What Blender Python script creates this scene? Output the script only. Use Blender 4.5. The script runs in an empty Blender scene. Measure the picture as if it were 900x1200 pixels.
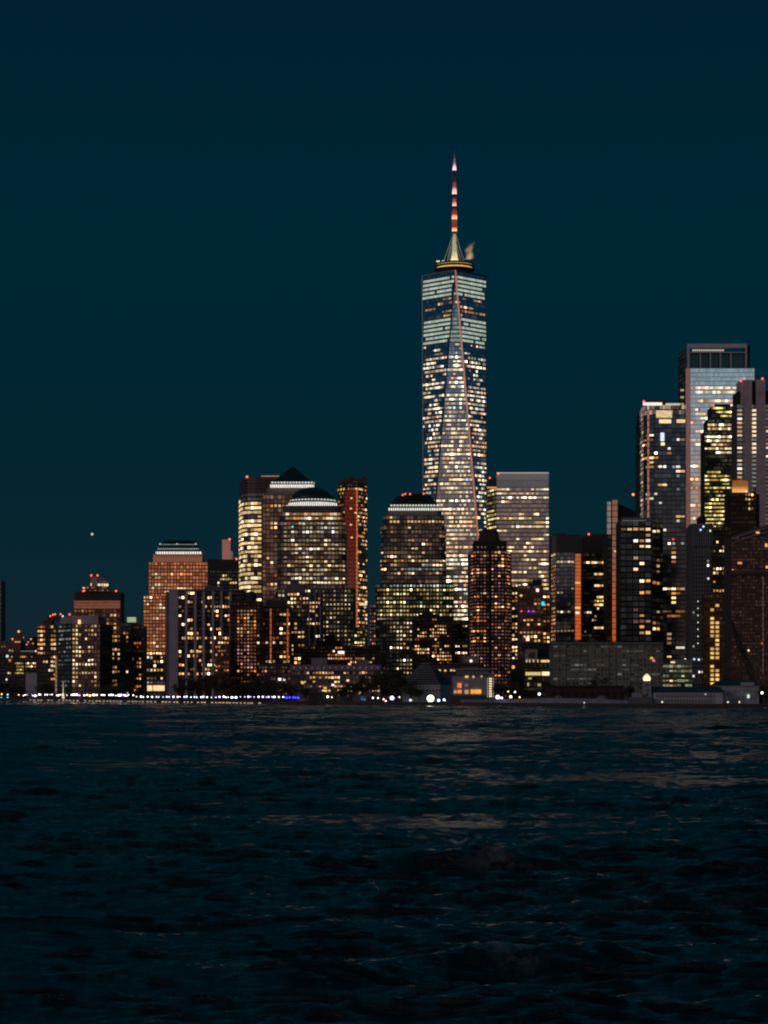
import bpy, math, random
import numpy as np
R = math.radians
F = 2700.0          # focal length in units of a 900-wide frame
HZ = 807.0          # height of the horizon in those units
CAMZ = 9.0
sc = bpy.context.scene
col = sc.collection
rnd = random.Random(11)

def X(px, D): return (px - 450.0) / F * D
def Z(py, D): return CAMZ + (HZ - py) / F * D

# ------------------------------------------------------------------ materials
def new_mat(name):
    m = bpy.data.materials.new(name); m.use_nodes = True
    nt = m.node_tree
    for n in list(nt.nodes): nt.nodes.remove(n)
    return m, nt
def N(nt, t, **kw):
    n = nt.nodes.new(t)
    for k, v in kw.items(): setattr(n, k, v)
    return n
def math_n(nt, op, a, b=None, c=None):
    n = nt.nodes.new('ShaderNodeMath'); n.operation = op
    for i, v in enumerate((a, b, c)):
        if v is None: continue
        if isinstance(v, (int, float)): n.inputs[i].default_value = v
        else: nt.links.new(v, n.inputs[i])
    return n.outputs[0]
def mixc(nt, f, a, b, blend='MIX'):
    n = nt.nodes.new('ShaderNodeMix'); n.data_type = 'RGBA'; n.blend_type = blend
    for i, v in ((0, f), (6, a), (7, b)):
        if isinstance(v, (int, float)): n.inputs[i].default_value = v
        elif isinstance(v, tuple): n.inputs[i].default_value = (*v[:3], 1)
        else: nt.links.new(v, n.inputs[i])
    return n.outputs[2]
MATS = {}
def plain(colr, rough=.8, metal=0., emis=None, noise=.35, scale=.15):
    key = ('p', colr, rough, metal, emis, noise, scale)
    if key in MATS: return MATS[key]
    m, nt = new_mat('surface')
    out = N(nt, 'ShaderNodeOutputMaterial'); b = N(nt, 'ShaderNodeBsdfPrincipled')
    tc = N(nt, 'ShaderNodeTexCoord'); nz = N(nt, 'ShaderNodeTexNoise')
    nz.inputs['Scale'].default_value = scale; nz.inputs['Detail'].default_value = 5
    nt.links.new(tc.outputs['Object'], nz.inputs['Vector'])
    lo = tuple(c * (1 - noise) for c in colr); hi = tuple(min(1, c * (1 + noise)) for c in colr)
    nt.links.new(mixc(nt, nz.outputs['Fac'], lo, hi), b.inputs['Base Color'])
    b.inputs['Roughness'].default_value = rough; b.inputs['Metallic'].default_value = metal
    if emis:
        b.inputs['Emission Color'].default_value = (*emis, 1); b.inputs['Emission Strength'].default_value = 1
        m.cycles.emission_sampling = 'NONE'
    nt.links.new(b.outputs[0], out.inputs[0]); MATS[key] = m; return m
def facade(wall, glass, bw, fh, w=.7, h=.6, dim=(.5, .3, .15), ds=.05, dp=.5, metal=.6, rough=.18, wallmetal=0., fade=None, uni=0.):
    """window grid drawn from the wall's own metric coordinates: frames, reflecting panes, faint room light"""
    m, nt = new_mat('facade'); L = nt.links.new
    out = N(nt, 'ShaderNodeOutputMaterial'); b = N(nt, 'ShaderNodeBsdfPrincipled')
    uv = N(nt, 'ShaderNodeUVMap'); uv.uv_map = 'UVMap'; sp = N(nt, 'ShaderNodeSeparateXYZ'); L(uv.outputs[0], sp.inputs[0])
    u = math_n(nt, 'DIVIDE', sp.outputs[0], bw); v = math_n(nt, 'DIVIDE', sp.outputs[1], fh)
    fu, fv = math_n(nt, 'FLOOR', u), math_n(nt, 'FLOOR', v)
    cu = math_n(nt, 'ABSOLUTE', math_n(nt, 'SUBTRACT', math_n(nt, 'FRACT', u), .5))
    cv = math_n(nt, 'ABSOLUTE', math_n(nt, 'SUBTRACT', math_n(nt, 'FRACT', v), .5))
    mask = math_n(nt, 'MULTIPLY', math_n(nt, 'LESS_THAN', cu, w / 2), math_n(nt, 'LESS_THAN', cv, h / 2))
    cb = N(nt, 'ShaderNodeCombineXYZ'); L(fu, cb.inputs[0]); L(fv, cb.inputs[1])
    wn = N(nt, 'ShaderNodeTexWhiteNoise'); wn.noise_dimensions = '2D'; L(cb.outputs[0], wn.inputs['Vector'])
    # rooms in the same part of a floor are lit alike
    cb2 = N(nt, 'ShaderNodeCombineXYZ'); L(math_n(nt, 'MULTIPLY', fu, .13), cb2.inputs[0]); L(math_n(nt, 'MULTIPLY', fv, .61), cb2.inputs[1])
    nz2 = N(nt, 'ShaderNodeTexNoise'); nz2.inputs['Scale'].default_value = 1.0; nz2.inputs['Detail'].default_value = 1; L(cb2.outputs[0], nz2.inputs['Vector'])
    clus = math_n(nt, 'MULTIPLY', math_n(nt, 'MAXIMUM', math_n(nt, 'SUBTRACT', nz2.outputs['Fac'], .62 - .4 * dp), 0), 2.6)
    r = math_n(nt, 'ADD', math_n(nt, 'MULTIPLY', math_n(nt, 'MULTIPLY', math_n(nt, 'POWER', wn.outputs['Value'], 1.6), clus), 1 - uni), uni * .3)
    e = math_n(nt, 'MULTIPLY', math_n(nt, 'MULTIPLY', mask, r), ds * (1.7 if uni else 1.15))
    tc = N(nt, 'ShaderNodeTexCoord'); nz = N(nt, 'ShaderNodeTexNoise'); nz.inputs['Scale'].default_value = .035; nz.inputs['Detail'].default_value = 6
    L(tc.outputs['Object'], nz.inputs['Vector'])
    wl = mixc(nt, nz.outputs['Fac'], tuple(c * .6 for c in wall), tuple(min(1, c * 1.35) for c in wall))
    # blinds and tints differ pane to pane
    gl = mixc(nt, wn.outputs['Value'], tuple(c * .72 for c in glass), tuple(min(1, c * 1.12) for c in glass))
    L(mixc(nt, mask, wl, gl), b.inputs['Base Color'])
    L(math_n(nt, 'ADD', math_n(nt, 'MULTIPLY', mask, metal - wallmetal), wallmetal), b.inputs['Metallic'])
    L(math_n(nt, 'ADD', math_n(nt, 'MULTIPLY', mask, rough - .7), .7), b.inputs['Roughness'])
    b.inputs['Specular IOR Level'].default_value = .12
    hue = mixc(nt, wn.outputs['Value'], dim, (dim[0], dim[1] * 1.25, dim[2] * 1.5))
    L(hue, b.inputs['Emission Color']); L(e, b.inputs['Emission Strength'])
    m.cycles.emission_sampling = 'NONE'
    L(b.outputs[0], out.inputs[0]); return m
def glow(c, s=1.0, lines=0, grad=None, sample=False, dots=0):
    """an emissive surface, for lamps and painted glow; `lines` = spacing in metres of dark joints, grad=(z0,z1,colour at z0) in object space"""
    key = ('g', c, s, lines, grad, sample, dots)
    if key in MATS: return MATS[key]
    m, nt = new_mat('emissive_surface'); L = nt.links.new
    out = N(nt, 'ShaderNodeOutputMaterial'); e = N(nt, 'ShaderNodeEmission')
    tc = N(nt, 'ShaderNodeTexCoord'); sp = N(nt, 'ShaderNodeSeparateXYZ'); L(tc.outputs['Object'], sp.inputs[0])
    colr = N(nt, 'ShaderNodeRGB'); colr.outputs[0].default_value = (*c, 1); cc = colr.outputs[0]
    if grad:
        mr = N(nt, 'ShaderNodeMapRange'); L(sp.outputs[2], mr.inputs[0]); mr.inputs[1].default_value = grad[0]; mr.inputs[2].default_value = grad[1]
        cc = mixc(nt, mr.outputs[0], grad[2], c)
    nz = N(nt, 'ShaderNodeTexNoise'); nz.inputs['Scale'].default_value = .25; nz.inputs['Detail'].default_value = 4; L(tc.outputs['Object'], nz.inputs['Vector'])
    k = math_n(nt, 'ADD', math_n(nt, 'MULTIPLY', nz.outputs['Fac'], .9), .55)
    if lines:
        fz = math_n(nt, 'FRACT', math_n(nt, 'DIVIDE', sp.outputs[2], lines))
        k = math_n(nt, 'MULTIPLY', k, math_n(nt, 'ADD', math_n(nt, 'MULTIPLY', math_n(nt, 'GREATER_THAN', fz, .22), .6), .4))
    if dots:
        fx = math_n(nt, 'FRACT', math_n(nt, 'DIVIDE', sp.outputs[0], dots))
        k = math_n(nt, 'MULTIPLY', k, math_n(nt, 'ADD', math_n(nt, 'MULTIPLY', math_n(nt, 'GREATER_THAN', fx, .42), .85), .15))
    L(cc, e.inputs[0]); L(math_n(nt, 'MULTIPLY', k, s), e.inputs[1]); L(e.outputs[0], out.inputs[0])
    m.cycles.emission_sampling = 'FRONT' if sample else 'NONE'
    MATS[key] = m; return m
def window_mat():
    m, nt = new_mat('lit_window'); L = nt.links.new
    out = N(nt, 'ShaderNodeOutputMaterial'); b = N(nt, 'ShaderNodeBsdfPrincipled')
    a = N(nt, 'ShaderNodeAttribute'); a.attribute_name = 'lit'
    b.inputs['Base Color'].default_value = (.02, .025, .03, 1); b.inputs['Roughness'].default_value = .1
    uv = N(nt, 'ShaderNodeUVMap'); uv.uv_map = 'UVMap'; sp = N(nt, 'ShaderNodeSeparateXYZ'); L(uv.outputs[0], sp.inputs[0])
    # ceilings are brighter than the sill, furniture and blinds break the pane up
    nz = N(nt, 'ShaderNodeTexNoise'); nz.inputs['Scale'].default_value = .9; nz.inputs['Detail'].default_value = 3; L(uv.outputs[0], nz.inputs['Vector'])
    k = math_n(nt, 'MULTIPLY', math_n(nt, 'ADD', math_n(nt, 'MULTIPLY', nz.outputs['Fac'], 1.5), .25), 1.0)
    L(a.outputs['Color'], b.inputs['Emission Color']); L(k, b.inputs['Emission Strength'])
    m.cycles.emission_sampling = 'NONE'; L(b.outputs[0], out.inputs[0]); return m
WIN = window_mat()
ROOF = plain((.03, .028, .03), .9)

# ------------------------------------------------------------------ mesh helpers
def mesh_obj(name, verts, faces, mats, parent=None, loc=(0, 0, 0), uvs=None, midx=None, smooth=False, lit=None):
    me = bpy.data.meshes.new(name); me.from_pydata(verts, [], faces)
    for m in (mats if isinstance(mats, (list, tuple)) else [mats]): me.materials.append(m)
    if midx: me.polygons.foreach_set('material_index', midx)
    if uvs:
        l = me.uv_layers.new(name='UVMap'); flat = [c for uvp in uvs for c in uvp]
        l.data.foreach_set('uv', flat)
    if lit:
        a = me.color_attributes.new('lit', 'FLOAT_COLOR', 'POINT'); a.data.foreach_set('color', [c for v in lit for c in (*v, 1)])
    if smooth: me.polygons.foreach_set('use_smooth', [True] * len(me.polygons))
    me.update()
    o = bpy.data.objects.new(name, me); col.objects.link(o); o.location = loc
    if parent: o.parent = parent
    return o
def tag(o, label=None, cat=None, group=None, kind=None):
    if label: o['label'] = label
    if cat: o['category'] = cat
    if group: o['group'] = group
    if kind: o['kind'] = kind
    return o
class MB:
    def __init__(s): s.v = []; s.f = []
    def box(s, x0, x1, y0, y1, z0, z1):
        b = len(s.v); s.v += [(x0, y0, z0), (x1, y0, z0), (x1, y1, z0), (x0, y1, z0), (x0, y0, z1), (x1, y0, z1), (x1, y1, z1), (x0, y1, z1)]
        s.f += [tuple(b + i for i in q) for q in ((0, 1, 5, 4), (1, 2, 6, 5), (2, 3, 7, 6), (3, 0, 4, 7), (4, 5, 6, 7), (3, 2, 1, 0))]; return s
    def frus(s, plan0, z0, plan1, z1):
        b = len(s.v); n = len(plan0)
        s.v += [(x, y, z0) for x, y in plan0] + [(x, y, z1) for x, y in plan1]
        for i in range(n): j = (i + 1) % n; s.f.append((b + i, b + j, b + n + j, b + n + i))
        s.f.append(tuple(b + n + i for i in range(n))); s.f.append(tuple(b + n - 1 - i for i in range(n))); return s
    def rod(s, p, q, r0, r1=None, n=8):
        from mathutils import Vector
        r1 = r0 if r1 is None else r1
        p, q = Vector(p), Vector(q); d = (q - p).normalized(); a = d.orthogonal().normalized(); c = d.cross(a); b = len(s.v)
        for P, r in ((p, r0), (q, r1)):
            for i in range(n):
                t = 2 * math.pi * i / n; s.v.append(tuple(P + a * (r * math.cos(t)) + c * (r * math.sin(t))))
        for i in range(n): j = (i + 1) % n; s.f.append((b + i, b + j, b + n + j, b + n + i))
        s.f.append(tuple(b + n + i for i in range(n))); s.f.append(tuple(b + n - 1 - i for i in range(n))); return s
    def lathe(s, cx, cy, prof, n=24):
        b = len(s.v)
        for r, z in prof:
            for i in range(n):
                t = 2 * math.pi * i / n; s.v.append((cx + r * math.cos(t), cy + r * math.sin(t), z))
        for k in range(len(prof) - 1):
            for i in range(n):
                j = (i + 1) % n; s.f.append((b + k * n + i, b + k * n + j, b + (k + 1) * n + j, b + (k + 1) * n + i))
        s.f.append(tuple(b + (len(prof) - 1) * n + i for i in range(n))); s.f.append(tuple(b + n - 1 - i for i in range(n))); return s
    def ball(s, c, r, n=8, sz=1.0):
        prof = [(max(.001, r * math.sin(math.pi * k / 6)), c[2] - r * sz * math.cos(math.pi * k / 6)) for k in range(7)]
        return s.lathe(c[0], c[1], prof, n)
    def build(s, name, mat, parent=None, loc=(0, 0, 0), smooth=False):
        return mesh_obj(name, s.v, s.f, mat, parent, loc, smooth=smooth)

# lamp colours (linear)
PAL = {
 'cream': [(1.0, .74, .38), (1.0, .80, .48), (.95, .78, .5), (1, .68, .32)],
 'warm': [(1.0, .56, .2), (1.0, .64, .28), (1, .48, .15), (1.0, .74, .42), (.9, .6, .3)],
 'orange': [(1.0, .38, .1), (1.0, .5, .16), (1, .3, .07), (1, .6, .26)],
 'office': [(1.0, .72, .46), (1.0, .82, .6), (.9, .88, .75), (1, .62, .36), (1, .76, .5)],
 'white': [(.85, .95, 1.0), (1.0, .93, .8), (.8, .95, .9), (1, .85, .65)],
 'upper': [(1.0, .9, .72), (.85, .95, .9), (1, .8, .58), (.8, .9, .95)],
 'cool': [(.6, .8, .8), (.8, .92, .85), (.5, .7, .8), (1, .8, .6)],
 'yellow': [(1.0, .78, .22), (.95, .8, .3), (1, .68, .2), (.85, .8, .38)],
 'rose': [(.75, .35, .25), (.6, .3, .25), (1, .5, .25), (.7, .4, .38)],
}
GP, GB = .80, .80
for k_ in PAL:
    if k_ not in ('white', 'cool'): PAL[k_] = [(a, b ** 1.25, c ** 1.3) for a, b, c in PAL[k_]]
class Bld:
    def __init__(s, name, px, D, label, cat='building', group=None):
        s.x, s.y = X(px, D), D
        s.o = bpy.data.objects.new(name, None); col.objects.link(s.o); s.o.location = (s.x, s.y, 0)
        s.o.empty_display_size = 5
        tag(s.o, label, cat, group); s.D = D; s.wins = []
    last = None
    def done(s, cap=100):
        s.wins.sort(key=lambda w: -w[0])
        for a, quads in s.wins[:cap]: s._wm([quads])
        if s.wins[cap:]:
            o = s._wm([q for _, q in s.wins[cap:]]); o['kind'] = 'stuff'
        return s
    def _wm(s, runs):
        v, f, c, uv = [], [], [], []
        for quads in runs:
            for P, colr, u in quads:
                b = len(v); v += [(p[0] - s.x, p[1] - s.y, p[2]) for p in P]; c += [colr] * 4; f.append((b, b + 1, b + 2, b + 3))
                uv += [(u, 0), (u + 3, 0), (u + 3, 3), (u, 3)]
        return mesh_obj('window', v, f, WIN, s.o, uvs=uv, lit=c)
    def tier(s, name, poly, ytop, ybot=812, mat=None, cw=4, ch=4.5, depth=30, z0=None, z1=None, label=None, slope=None, **fk):
        """poly: the walls one sees, left to right, as (px, distance); closed behind"""
        D = min(d for _, d in poly)
        k = D / F
        t = Tier(); t.b = s; t.cw = cw * k; t.fh = ch * k
        P = [(X(px, d), d) for px, d in poly]
        Dm = max(d for _, d in poly) + depth
        wl = P[0][0]; wr = P[-1][0]
        plan = P + [(wr, Dm), (wl, Dm)]
        t.z1 = Z(ytop, D) if z1 is None else z1; t.z0 = (0 if ybot >= 811 else Z(ybot, D)) if z0 is None else z0
        t.P = P; n = len(plan); v, f, uv, mi = [], [], [], []
        ztop = [t.z1] * n
        if slope:    # extra height added at the right end, so the roof leans
            for i in range(n): ztop[i] += slope * k * (plan[i][0] - wl) / (wr - wl)
        u = 0
        for i in range(n):
            a, bb = plan[i], plan[(i + 1) % n]; ln = math.dist(a, bb); b0 = len(v)
            za, zb = ztop[i], ztop[(i + 1) % n]
            v += [(a[0], a[1], t.z0), (bb[0], bb[1], t.z0), (bb[0], bb[1], zb), (a[0], a[1], za)]
            f.append((b0, b0 + 1, b0 + 2, b0 + 3)); mi.append(0 if i < len(P) - 1 else 2)
            uv += [(u, t.z0 - t.z1), (u + ln, t.z0 - t.z1), (u + ln, zb - t.z1), (u, za - t.z1)]; u += ln
        b0 = len(v); v += [(plan[i][0], plan[i][1], ztop[i]) for i in range(n)]; f.append(tuple(range(b0, b0 + n))); mi.append(1); uv += [(0, 0)] * n
        v = [(a - s.x, bq - s.y, c) for a, bq, c in v]
        if mat is None: mat = facade(bw=t.cw, fh=t.fh, **fk)
        wc = fk.get('wall', (.05, .045, .045)); t.o = mesh_obj(name, v, f, [mat, ROOF, plain(tuple(round(c_ * .6, 4) for c_ in wc), .85)], s.o, uvs=uv, midx=mi)
        if label: t.o['label'] = label
        s.last = t.o; return t
    def lights(s, t, rect=None, p=.3, run=2.0, fv=.5, pal='warm', bri=1.0, w=.7, h=.55, join=False, bv=.5, skip=None):
        """switch on windows of a tier, on its own grid; neighbours that share a floor band join into one ribbon window"""
        if p < .8: p *= GP * 1.12
        bri *= GB
        if not join: w *= .88; h *= .9
        cum = [0]
        for i in range(len(t.P) - 1): cum.append(cum[-1] + math.dist(t.P[i], t.P[i + 1]))
        nu = int(cum[-1] / t.cw + .001); nv = int((t.z1 - t.z0) / t.fh)
        x0, x1, y0, y1 = rect if rect else (-1e9, 1e9, -1e9, 1e9)
        def at(u):
            for i in range(len(cum) - 1):
                if u <= cum[i + 1] or i == len(cum) - 2:
                    q = (u - cum[i]) / (cum[i + 1] - cum[i]); a, b = t.P[i], t.P[i + 1]
                    nx, ny = (b[1] - a[1]), -(b[0] - a[0]); l = math.hypot(nx, ny)
                    return a[0] + (b[0] - a[0]) * q + nx / l * .3, a[1] + (b[1] - a[1]) * q + ny / l * .3
        for j in range(nv):
            zc = t.z1 - (j + .5) * t.fh; on = rnd.random() < p; pf = min(.97, max(.0, p * math.exp(rnd.gauss(0, fv)) if fv else p))
            fb = math.exp(rnd.gauss(0, .25)); cur = []; fcol = rnd.choice(PAL[pal])
            for i in range(nu + 1):
                ok = False
                if i < nu:
                    uc = (i + .5) * t.cw; cx, cy = at(uc); px = 450 + cx / cy * F; py = HZ - (zc - CAMZ) / cy * F
                    if x0 <= px <= x1 and y0 <= py <= y1:
                        if rnd.random() < 1.0 / run: on = rnd.random() < pf
                        ok = on
                if ok:
                    a, b = at(uc - t.cw * w / 2), at(uc + t.cw * w / 2)
                    g_ = rnd.gauss(0, bv + .22); k = bri * fb * math.exp(g_) * .92; cc = fcol if rnd.random() < .5 else rnd.choice(PAL[pal])
                    if g_ < 0 and pal not in ('white', 'cool'): cc = (cc[0], cc[1] * math.exp(.22 * g_), cc[2] * math.exp(.45 * g_))   # dim rooms are warmer
                    elif g_ > .5: cc = (1, cc[1] ** .7, cc[2] ** .6)
                    hz = t.fh * h / 2 * rnd.choice((1, 1, 1, .75)); zz = zc + t.fh * rnd.uniform(-.05, .05) * (not join)
                    q = ([(*a, zz - hz), (*b, zz - hz), (*b, zz + hz), (*a, zz + hz)], tuple(k * x for x in cc), rnd.random() * 50)
                    cur.append(q)
                if cur and (not ok or not join):
                    s.wins.append((len(cur) * t.cw * w * t.fh * h * (1 + .2 * rnd.random()), cur)); cur = []
    def one(s, x0, x1, y0, y1, D, c, name='window', mat=None, label=None):
        """a single lit opening or strip"""
        P = [(X(x0, D), D, Z(y1, D)), (X(x1, D), D, Z(y1, D)), (X(x1, D), D, Z(y0, D)), (X(x0, D), D, Z(y0, D))]
        if mat: m = MB().box(P[0][0] - s.x, P[1][0] - s.x, D - s.y - .2, D - s.y + .2, P[0][2], P[2][2]); o = m.build(name, mat, s.o)
        else:
            o = mesh_obj(name, [(p[0] - s.x, p[1] - s.y, p[2]) for p in P], [(0, 1, 2, 3)], WIN, s.o, uvs=[(0, 0), (3, 0), (3, 3), (0, 3)], lit=[c] * 4)
        if label: o['label'] = label
        return o
    def box(s, name, x0, x1, y0, y1, D, depth, mat, label=None):
        m = MB().box(X(x0, D) - s.x, X(x1, D) - s.x, D - s.y, D - s.y + depth, Z(y1, D) if y1 < 811 else 0, Z(y0, D))
        o = m.build(name, mat, s.o); s.last = o
        if label: o['label'] = label
        return o
    def beacon(s, px, py, D, c=(1.0, .10, .04), r=.8, k=2.2):
        return MB().ball((X(px, D) - s.x, D - s.y, Z(py, D)), r * .68 * D / 1900, 8).build('beacon', glow(tuple(x * k for x in c)), s.last or s.o)
    def frustum(s, name, xb0, xb1, yb, xt0, xt1, yt, D, mat, depth=None, cut=.18):
        """a roof that narrows upwards, with cut corners"""
        def pl(a, b, dd):
            A, B = X(a, D) - s.x, X(b, D) - s.x; w = B - A; c = w * cut; cx = (A + B) / 2; cy = D - s.y + W / 2; hh = w / 2
            return [(cx - hh + c, cy - hh), (cx + hh - c, cy - hh), (cx + hh, cy - hh + c), (cx + hh, cy + hh - c), (cx + hh - c, cy + hh), (cx - hh + c, cy + hh), (cx - hh, cy + hh - c), (cx - hh, cy - hh + c)]
        W = X(xb1, D) - X(xb0, D)
        return MB().frus(pl(xb0, xb1, 0), Z(yb, D), pl(xt0, xt1, 0), Z(yt, D)).build(name, mat, s.o)
class Tier: pass
def flat(a, b, D): return [(a, D), (b, D)]
def cham(a, b, D, c=5, cd=None):
    """plan with cut corners: c = width of the cut in px"""
    cd = c * D / F if cd is None else cd
    return [(a, D + cd), (a + c, D), (b - c, D), (b, D + cd)]
def curved(a, b, D, c=10, n=4, left=True, right=True):
    L = []; cd = c * D / F
    if left: L += [(a + c * (1 - math.cos(math.pi / 2 * i / n)), D + cd * (1 - math.sin(math.pi / 2 * i / n))) for i in range(n)]
    else: L += [(a, D)]
    L += [(a + c if left else a + .01, D)] if left else []
    L += [(b - c, D)] if right else [(b, D)]
    if right: L += [(b - c * (1 - math.sin(math.pi / 2 * i / n)), D + cd * (1 - math.cos(math.pi / 2 * i / n))) for i in range(1, n + 1)]
    return L

DARK = dict(wall=(.035, .03, .03), glass=(.08, .10, .12))
#@@BUILDINGS@@
# ================================================================== far left
b = Bld('apartment_tower', -6, 2600, 'thin slice of a dim tower cut off by the left edge of the view')
t = b.tier('wall', flat(-16, 1.3, 2600), 680, wall=(.14, .12, .13), glass=(.14, .15, .17), cw=3, ch=5, ds=.03)
b.lights(t, (-20, 2, 690, 800), p=.2, bri=.25, pal='rose'); b.done()

b = Bld('stone_building', 10, 2150, 'low stone building with a domed corner turret, behind the low glass offices at far left')
t = b.tier('wall', flat(-8, 24, 2150), 751, wall=(.16, .10, .085), glass=(.06, .06, .07), cw=3, ch=4.6, w=.5, h=.5)
b.lights(t, (0, 24, 756, 762), p=.6, pal='yellow', bri=.4); b.lights(t, (0, 24, 762, 772), p=.25, bri=.6)
b.box('turret', 17, 25.5, 744, 752, 2145, 8, plain((.16, .09, .07)))
b.frustum('dome', 17.5, 25, 744, 20, 23.5, 739.5, 2146, plain((.10, .07, .06)), cut=.29)
b.beacon(22, 740, 2144, (1, .45, .15), 1.5, 1.3); b.beacon(14.5, 749, 2149, (1, .25, .08), 1.2, 1.4)
b.one(17, 24, 751.5, 753, 2143, (.6, .25, .1)); b.done()

b = Bld('stepped_tower', 35, 2350, 'small black stepped tower dotted with orange lights, beside the domed turret')
b.tier('wall', flat(29, 40, 2350), 752, ds=.02, dim=(.4, .2, .1), **DARK); b.tier('upper_wall', flat(31, 38.5, 2352), 745.5, 752, ds=.02, **DARK)
for px, py, c in ((36.3, 749, (1, .7, .45)), (33, 752.5, (1, .25, .08)), (31.3, 755.4, (1, .3, .08)), (38.7, 754, (1, .25, .08)), (27, 747, (1, .35, .15))): b.beacon(px, py, 2345, c, 1.0, .9)
b.done()

b = Bld('office_building', 20, 1880, 'long low glass office block with yellow lit floors at the far left of the shore')
t = b.tier('wall', flat(-8, 44, 1880), 764, wall=(.04, .03, .03), glass=(.05, .055, .065), cw=2.1, ch=3.8, w=.85, h=.55, dim=(.5, .3, .15), ds=.03)
b.lights(t, (24, 31, 766, 771), p=.95, pal='warm', bri=1.1); b.lights(t, (31, 40, 766, 771), p=.7, pal='orange', bri=.9)
b.lights(t, (17, 27, 775, 791), p=.85, run=8, fv=.1, pal='yellow', bri=.75); b.lights(t, (30, 43.5, 775, 783), p=.95, fv=.1, pal='cream', bri=.9)
b.lights(t, (-5, 17, 766, 800), p=.10, pal='office', bri=.55); b.lights(t, (-2, 14, 786, 800), p=.15, pal='white', bri=.5)
b.one(24, 42, 762.7, 763.6, 1879, (.16, .14, .15), 'roof_edge')
b.beacon(42, 763, 1878, (1, .95, .9), 1.0, 1.2); b.beacon(8.5, 769, 1878, (.8, 1, 1), 1.7, .8); b.beacon(11.5, 773.8, 1878, (1, .4, .15), 1.7, .5)
b.done()
b = Bld('storage_building', 36, 1780, 'plain pale box of a building without windows on the shore at far left', 'building')
b.box('wall', 30, 43, 788.5, 812, 1780, 20, plain((.42, .38, .40), .7)); b.box('parapet', 29.7, 43.3, 787.6, 788.5, 1779.6, 21, plain((.12, .1, .1))); b.done()

b = Bld('apartment_building', 55, 1720, 'slim dark apartment block with orange lit balconies up both edges')
t = b.tier('wall', flat(44, 67, 1720), 732, wall=(.05, .035, .035), glass=(.06, .07, .09), cw=3.1, ch=5.1, ds=.07, dim=(.5, .2, .09))
b.lights(t, (44, 50, 733, 768), p=.95, fv=.2, pal='orange', bri=1.0, w=.95, h=.5); b.lights(t, (50, 53, 733, 768), p=.5, pal='warm', bri=.4)
b.lights(t, (60, 67, 732, 800), p=.8, fv=.3, pal='warm', bri=.9, w=.9); b.lights(t, (50, 60, 732, 800), p=.22, pal='office', bri=.6)
b.box('parapet', 43.8, 60, 731, 732.2, 1719.5, 25, plain((.12, .1, .11)))
b.box('penthouse', 51, 61, 727, 731, 1724, 12, plain((.04, .035, .04))); b.box('plant_room', 55.5, 72, 721.5, 727, 1727, 12, plain((.07, .035, .035)))
for px, py in ((62, 720.5), (64.5, 719.8), (71, 719.8), (59, 722)): b.beacon(px, py, 1719, (1, .16, .08), 1.1, 1.6)
b.done()

b = Bld('apartment_building', 96, 1660, 'square apartment block with a pale windowless cap and a grid of cream windows')
t1 = b.tier('side_wall', [(67.5, 1690), (84.4, 1660)], 731, wall=(.05, .05, .055), glass=(.12, .14, .15), cw=5, ch=5, w=.9, h=.4, ds=.05, depth=1, dim=(.5, .45, .3))
b.lights(t1, (68, 84, 733, 806), p=.45, pal='cool', bri=.14, w=.9, h=.42, join=True)
t = b.tier('wall', [(84.5, 1660), (117.2, 1660)], 731, wall=(.16, .10, .10), glass=(.05, .05, .06), cw=3.65, ch=5.0, w=.62, h=.58, dim=(.6, .2, .1), ds=.16, dp=.9)
b.lights(t, (85, 90, 733, 808), p=.85, fv=.2, pal='cream', bri=1.05, w=.65, h=.6); b.lights(t, (90, 117, 733, 775), p=.3, run=1.6, pal='cream', bri=.9, w=.62, h=.55)
b.lights(t, (90, 117, 775, 808), p=.48, run=2.2, fv=.7, pal='cream', bri=.95, w=.62, h=.5)
b.tier('end_wall', [(117.3, 1660), (132, 1685)], 731, wall=(.05, .045, .035), glass=(.05, .055, .05), cw=4, ch=5, ds=.02, depth=1)
b.box('parapet', 70.5, 84, 723, 731, 1662, 14, plain((.28, .25, .27))); b.box('parapet', 84, 115, 721.5, 731, 1660, 16, plain((.36, .31, .33))); b.box('parapet', 115.1, 122, 723, 731, 1664, 10, plain((.12, .11, .10)))
b.one(91.5, 94.6, 726.5, 731.3, 1659, (1.3, .85, .4)); b.beacon(73.5, 722, 1659, (.8, 1, .8), 1.0, 1.3); b.beacon(81.5, 720, 1659, (1, .1, .1), 1.5, 1.6)
b.one(64.6, 66.8, 768, 812, 1655, (0, 0, 0), 'lit_corner', glow((.23, .13, .06), .9, lines=3.2)); b.done()

b = Bld('residential_tower', 114, 1930, 'tall brown tower with a dark crown, red beacons and a small sloping white roof house')
t = b.tier('wall', flat(86.5, 141, 1930), 703.5, wall=(.20, .095, .08), glass=(.04, .04, .05), cw=4.2, ch=5.0, w=.6, h=.62, dim=(.7, .22, .1), ds=.25, dp=.8)
b.lights(t, (120, 141, 714, 812), p=.62, run=1.5, fv=.4, pal='warm', bri=1.0); b.lights(t, (88, 120, 714, 735), p=.28, pal='warm', bri=.7)
b.box('crown', 87.5, 141.5, 693.5, 703.5, 1934, 28, plain((.035, .03, .03)))
b.box('lit_band', 86.8, 140.6, 704, 713, 1929, .7, glow((.22, .075, .045), .8, lines=2.6))
b.tier('penthouse', flat(95, 127, 1932), 687, 693.5, cw=3, ch=3.2, dim=(.8, .3, .15), ds=.3, dp=.9, depth=12, wall=(.1, .05, .04), glass=(.05, .05, .05))
b.box('roof_house', 106, 114, 676, 687, 1934, 12, plain((.30, .24, .25)))
k = 1935 / F
m = MB(); x0, x1 = X(114.1, 1935) - b.x, X(127, 1935) - b.x
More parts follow.
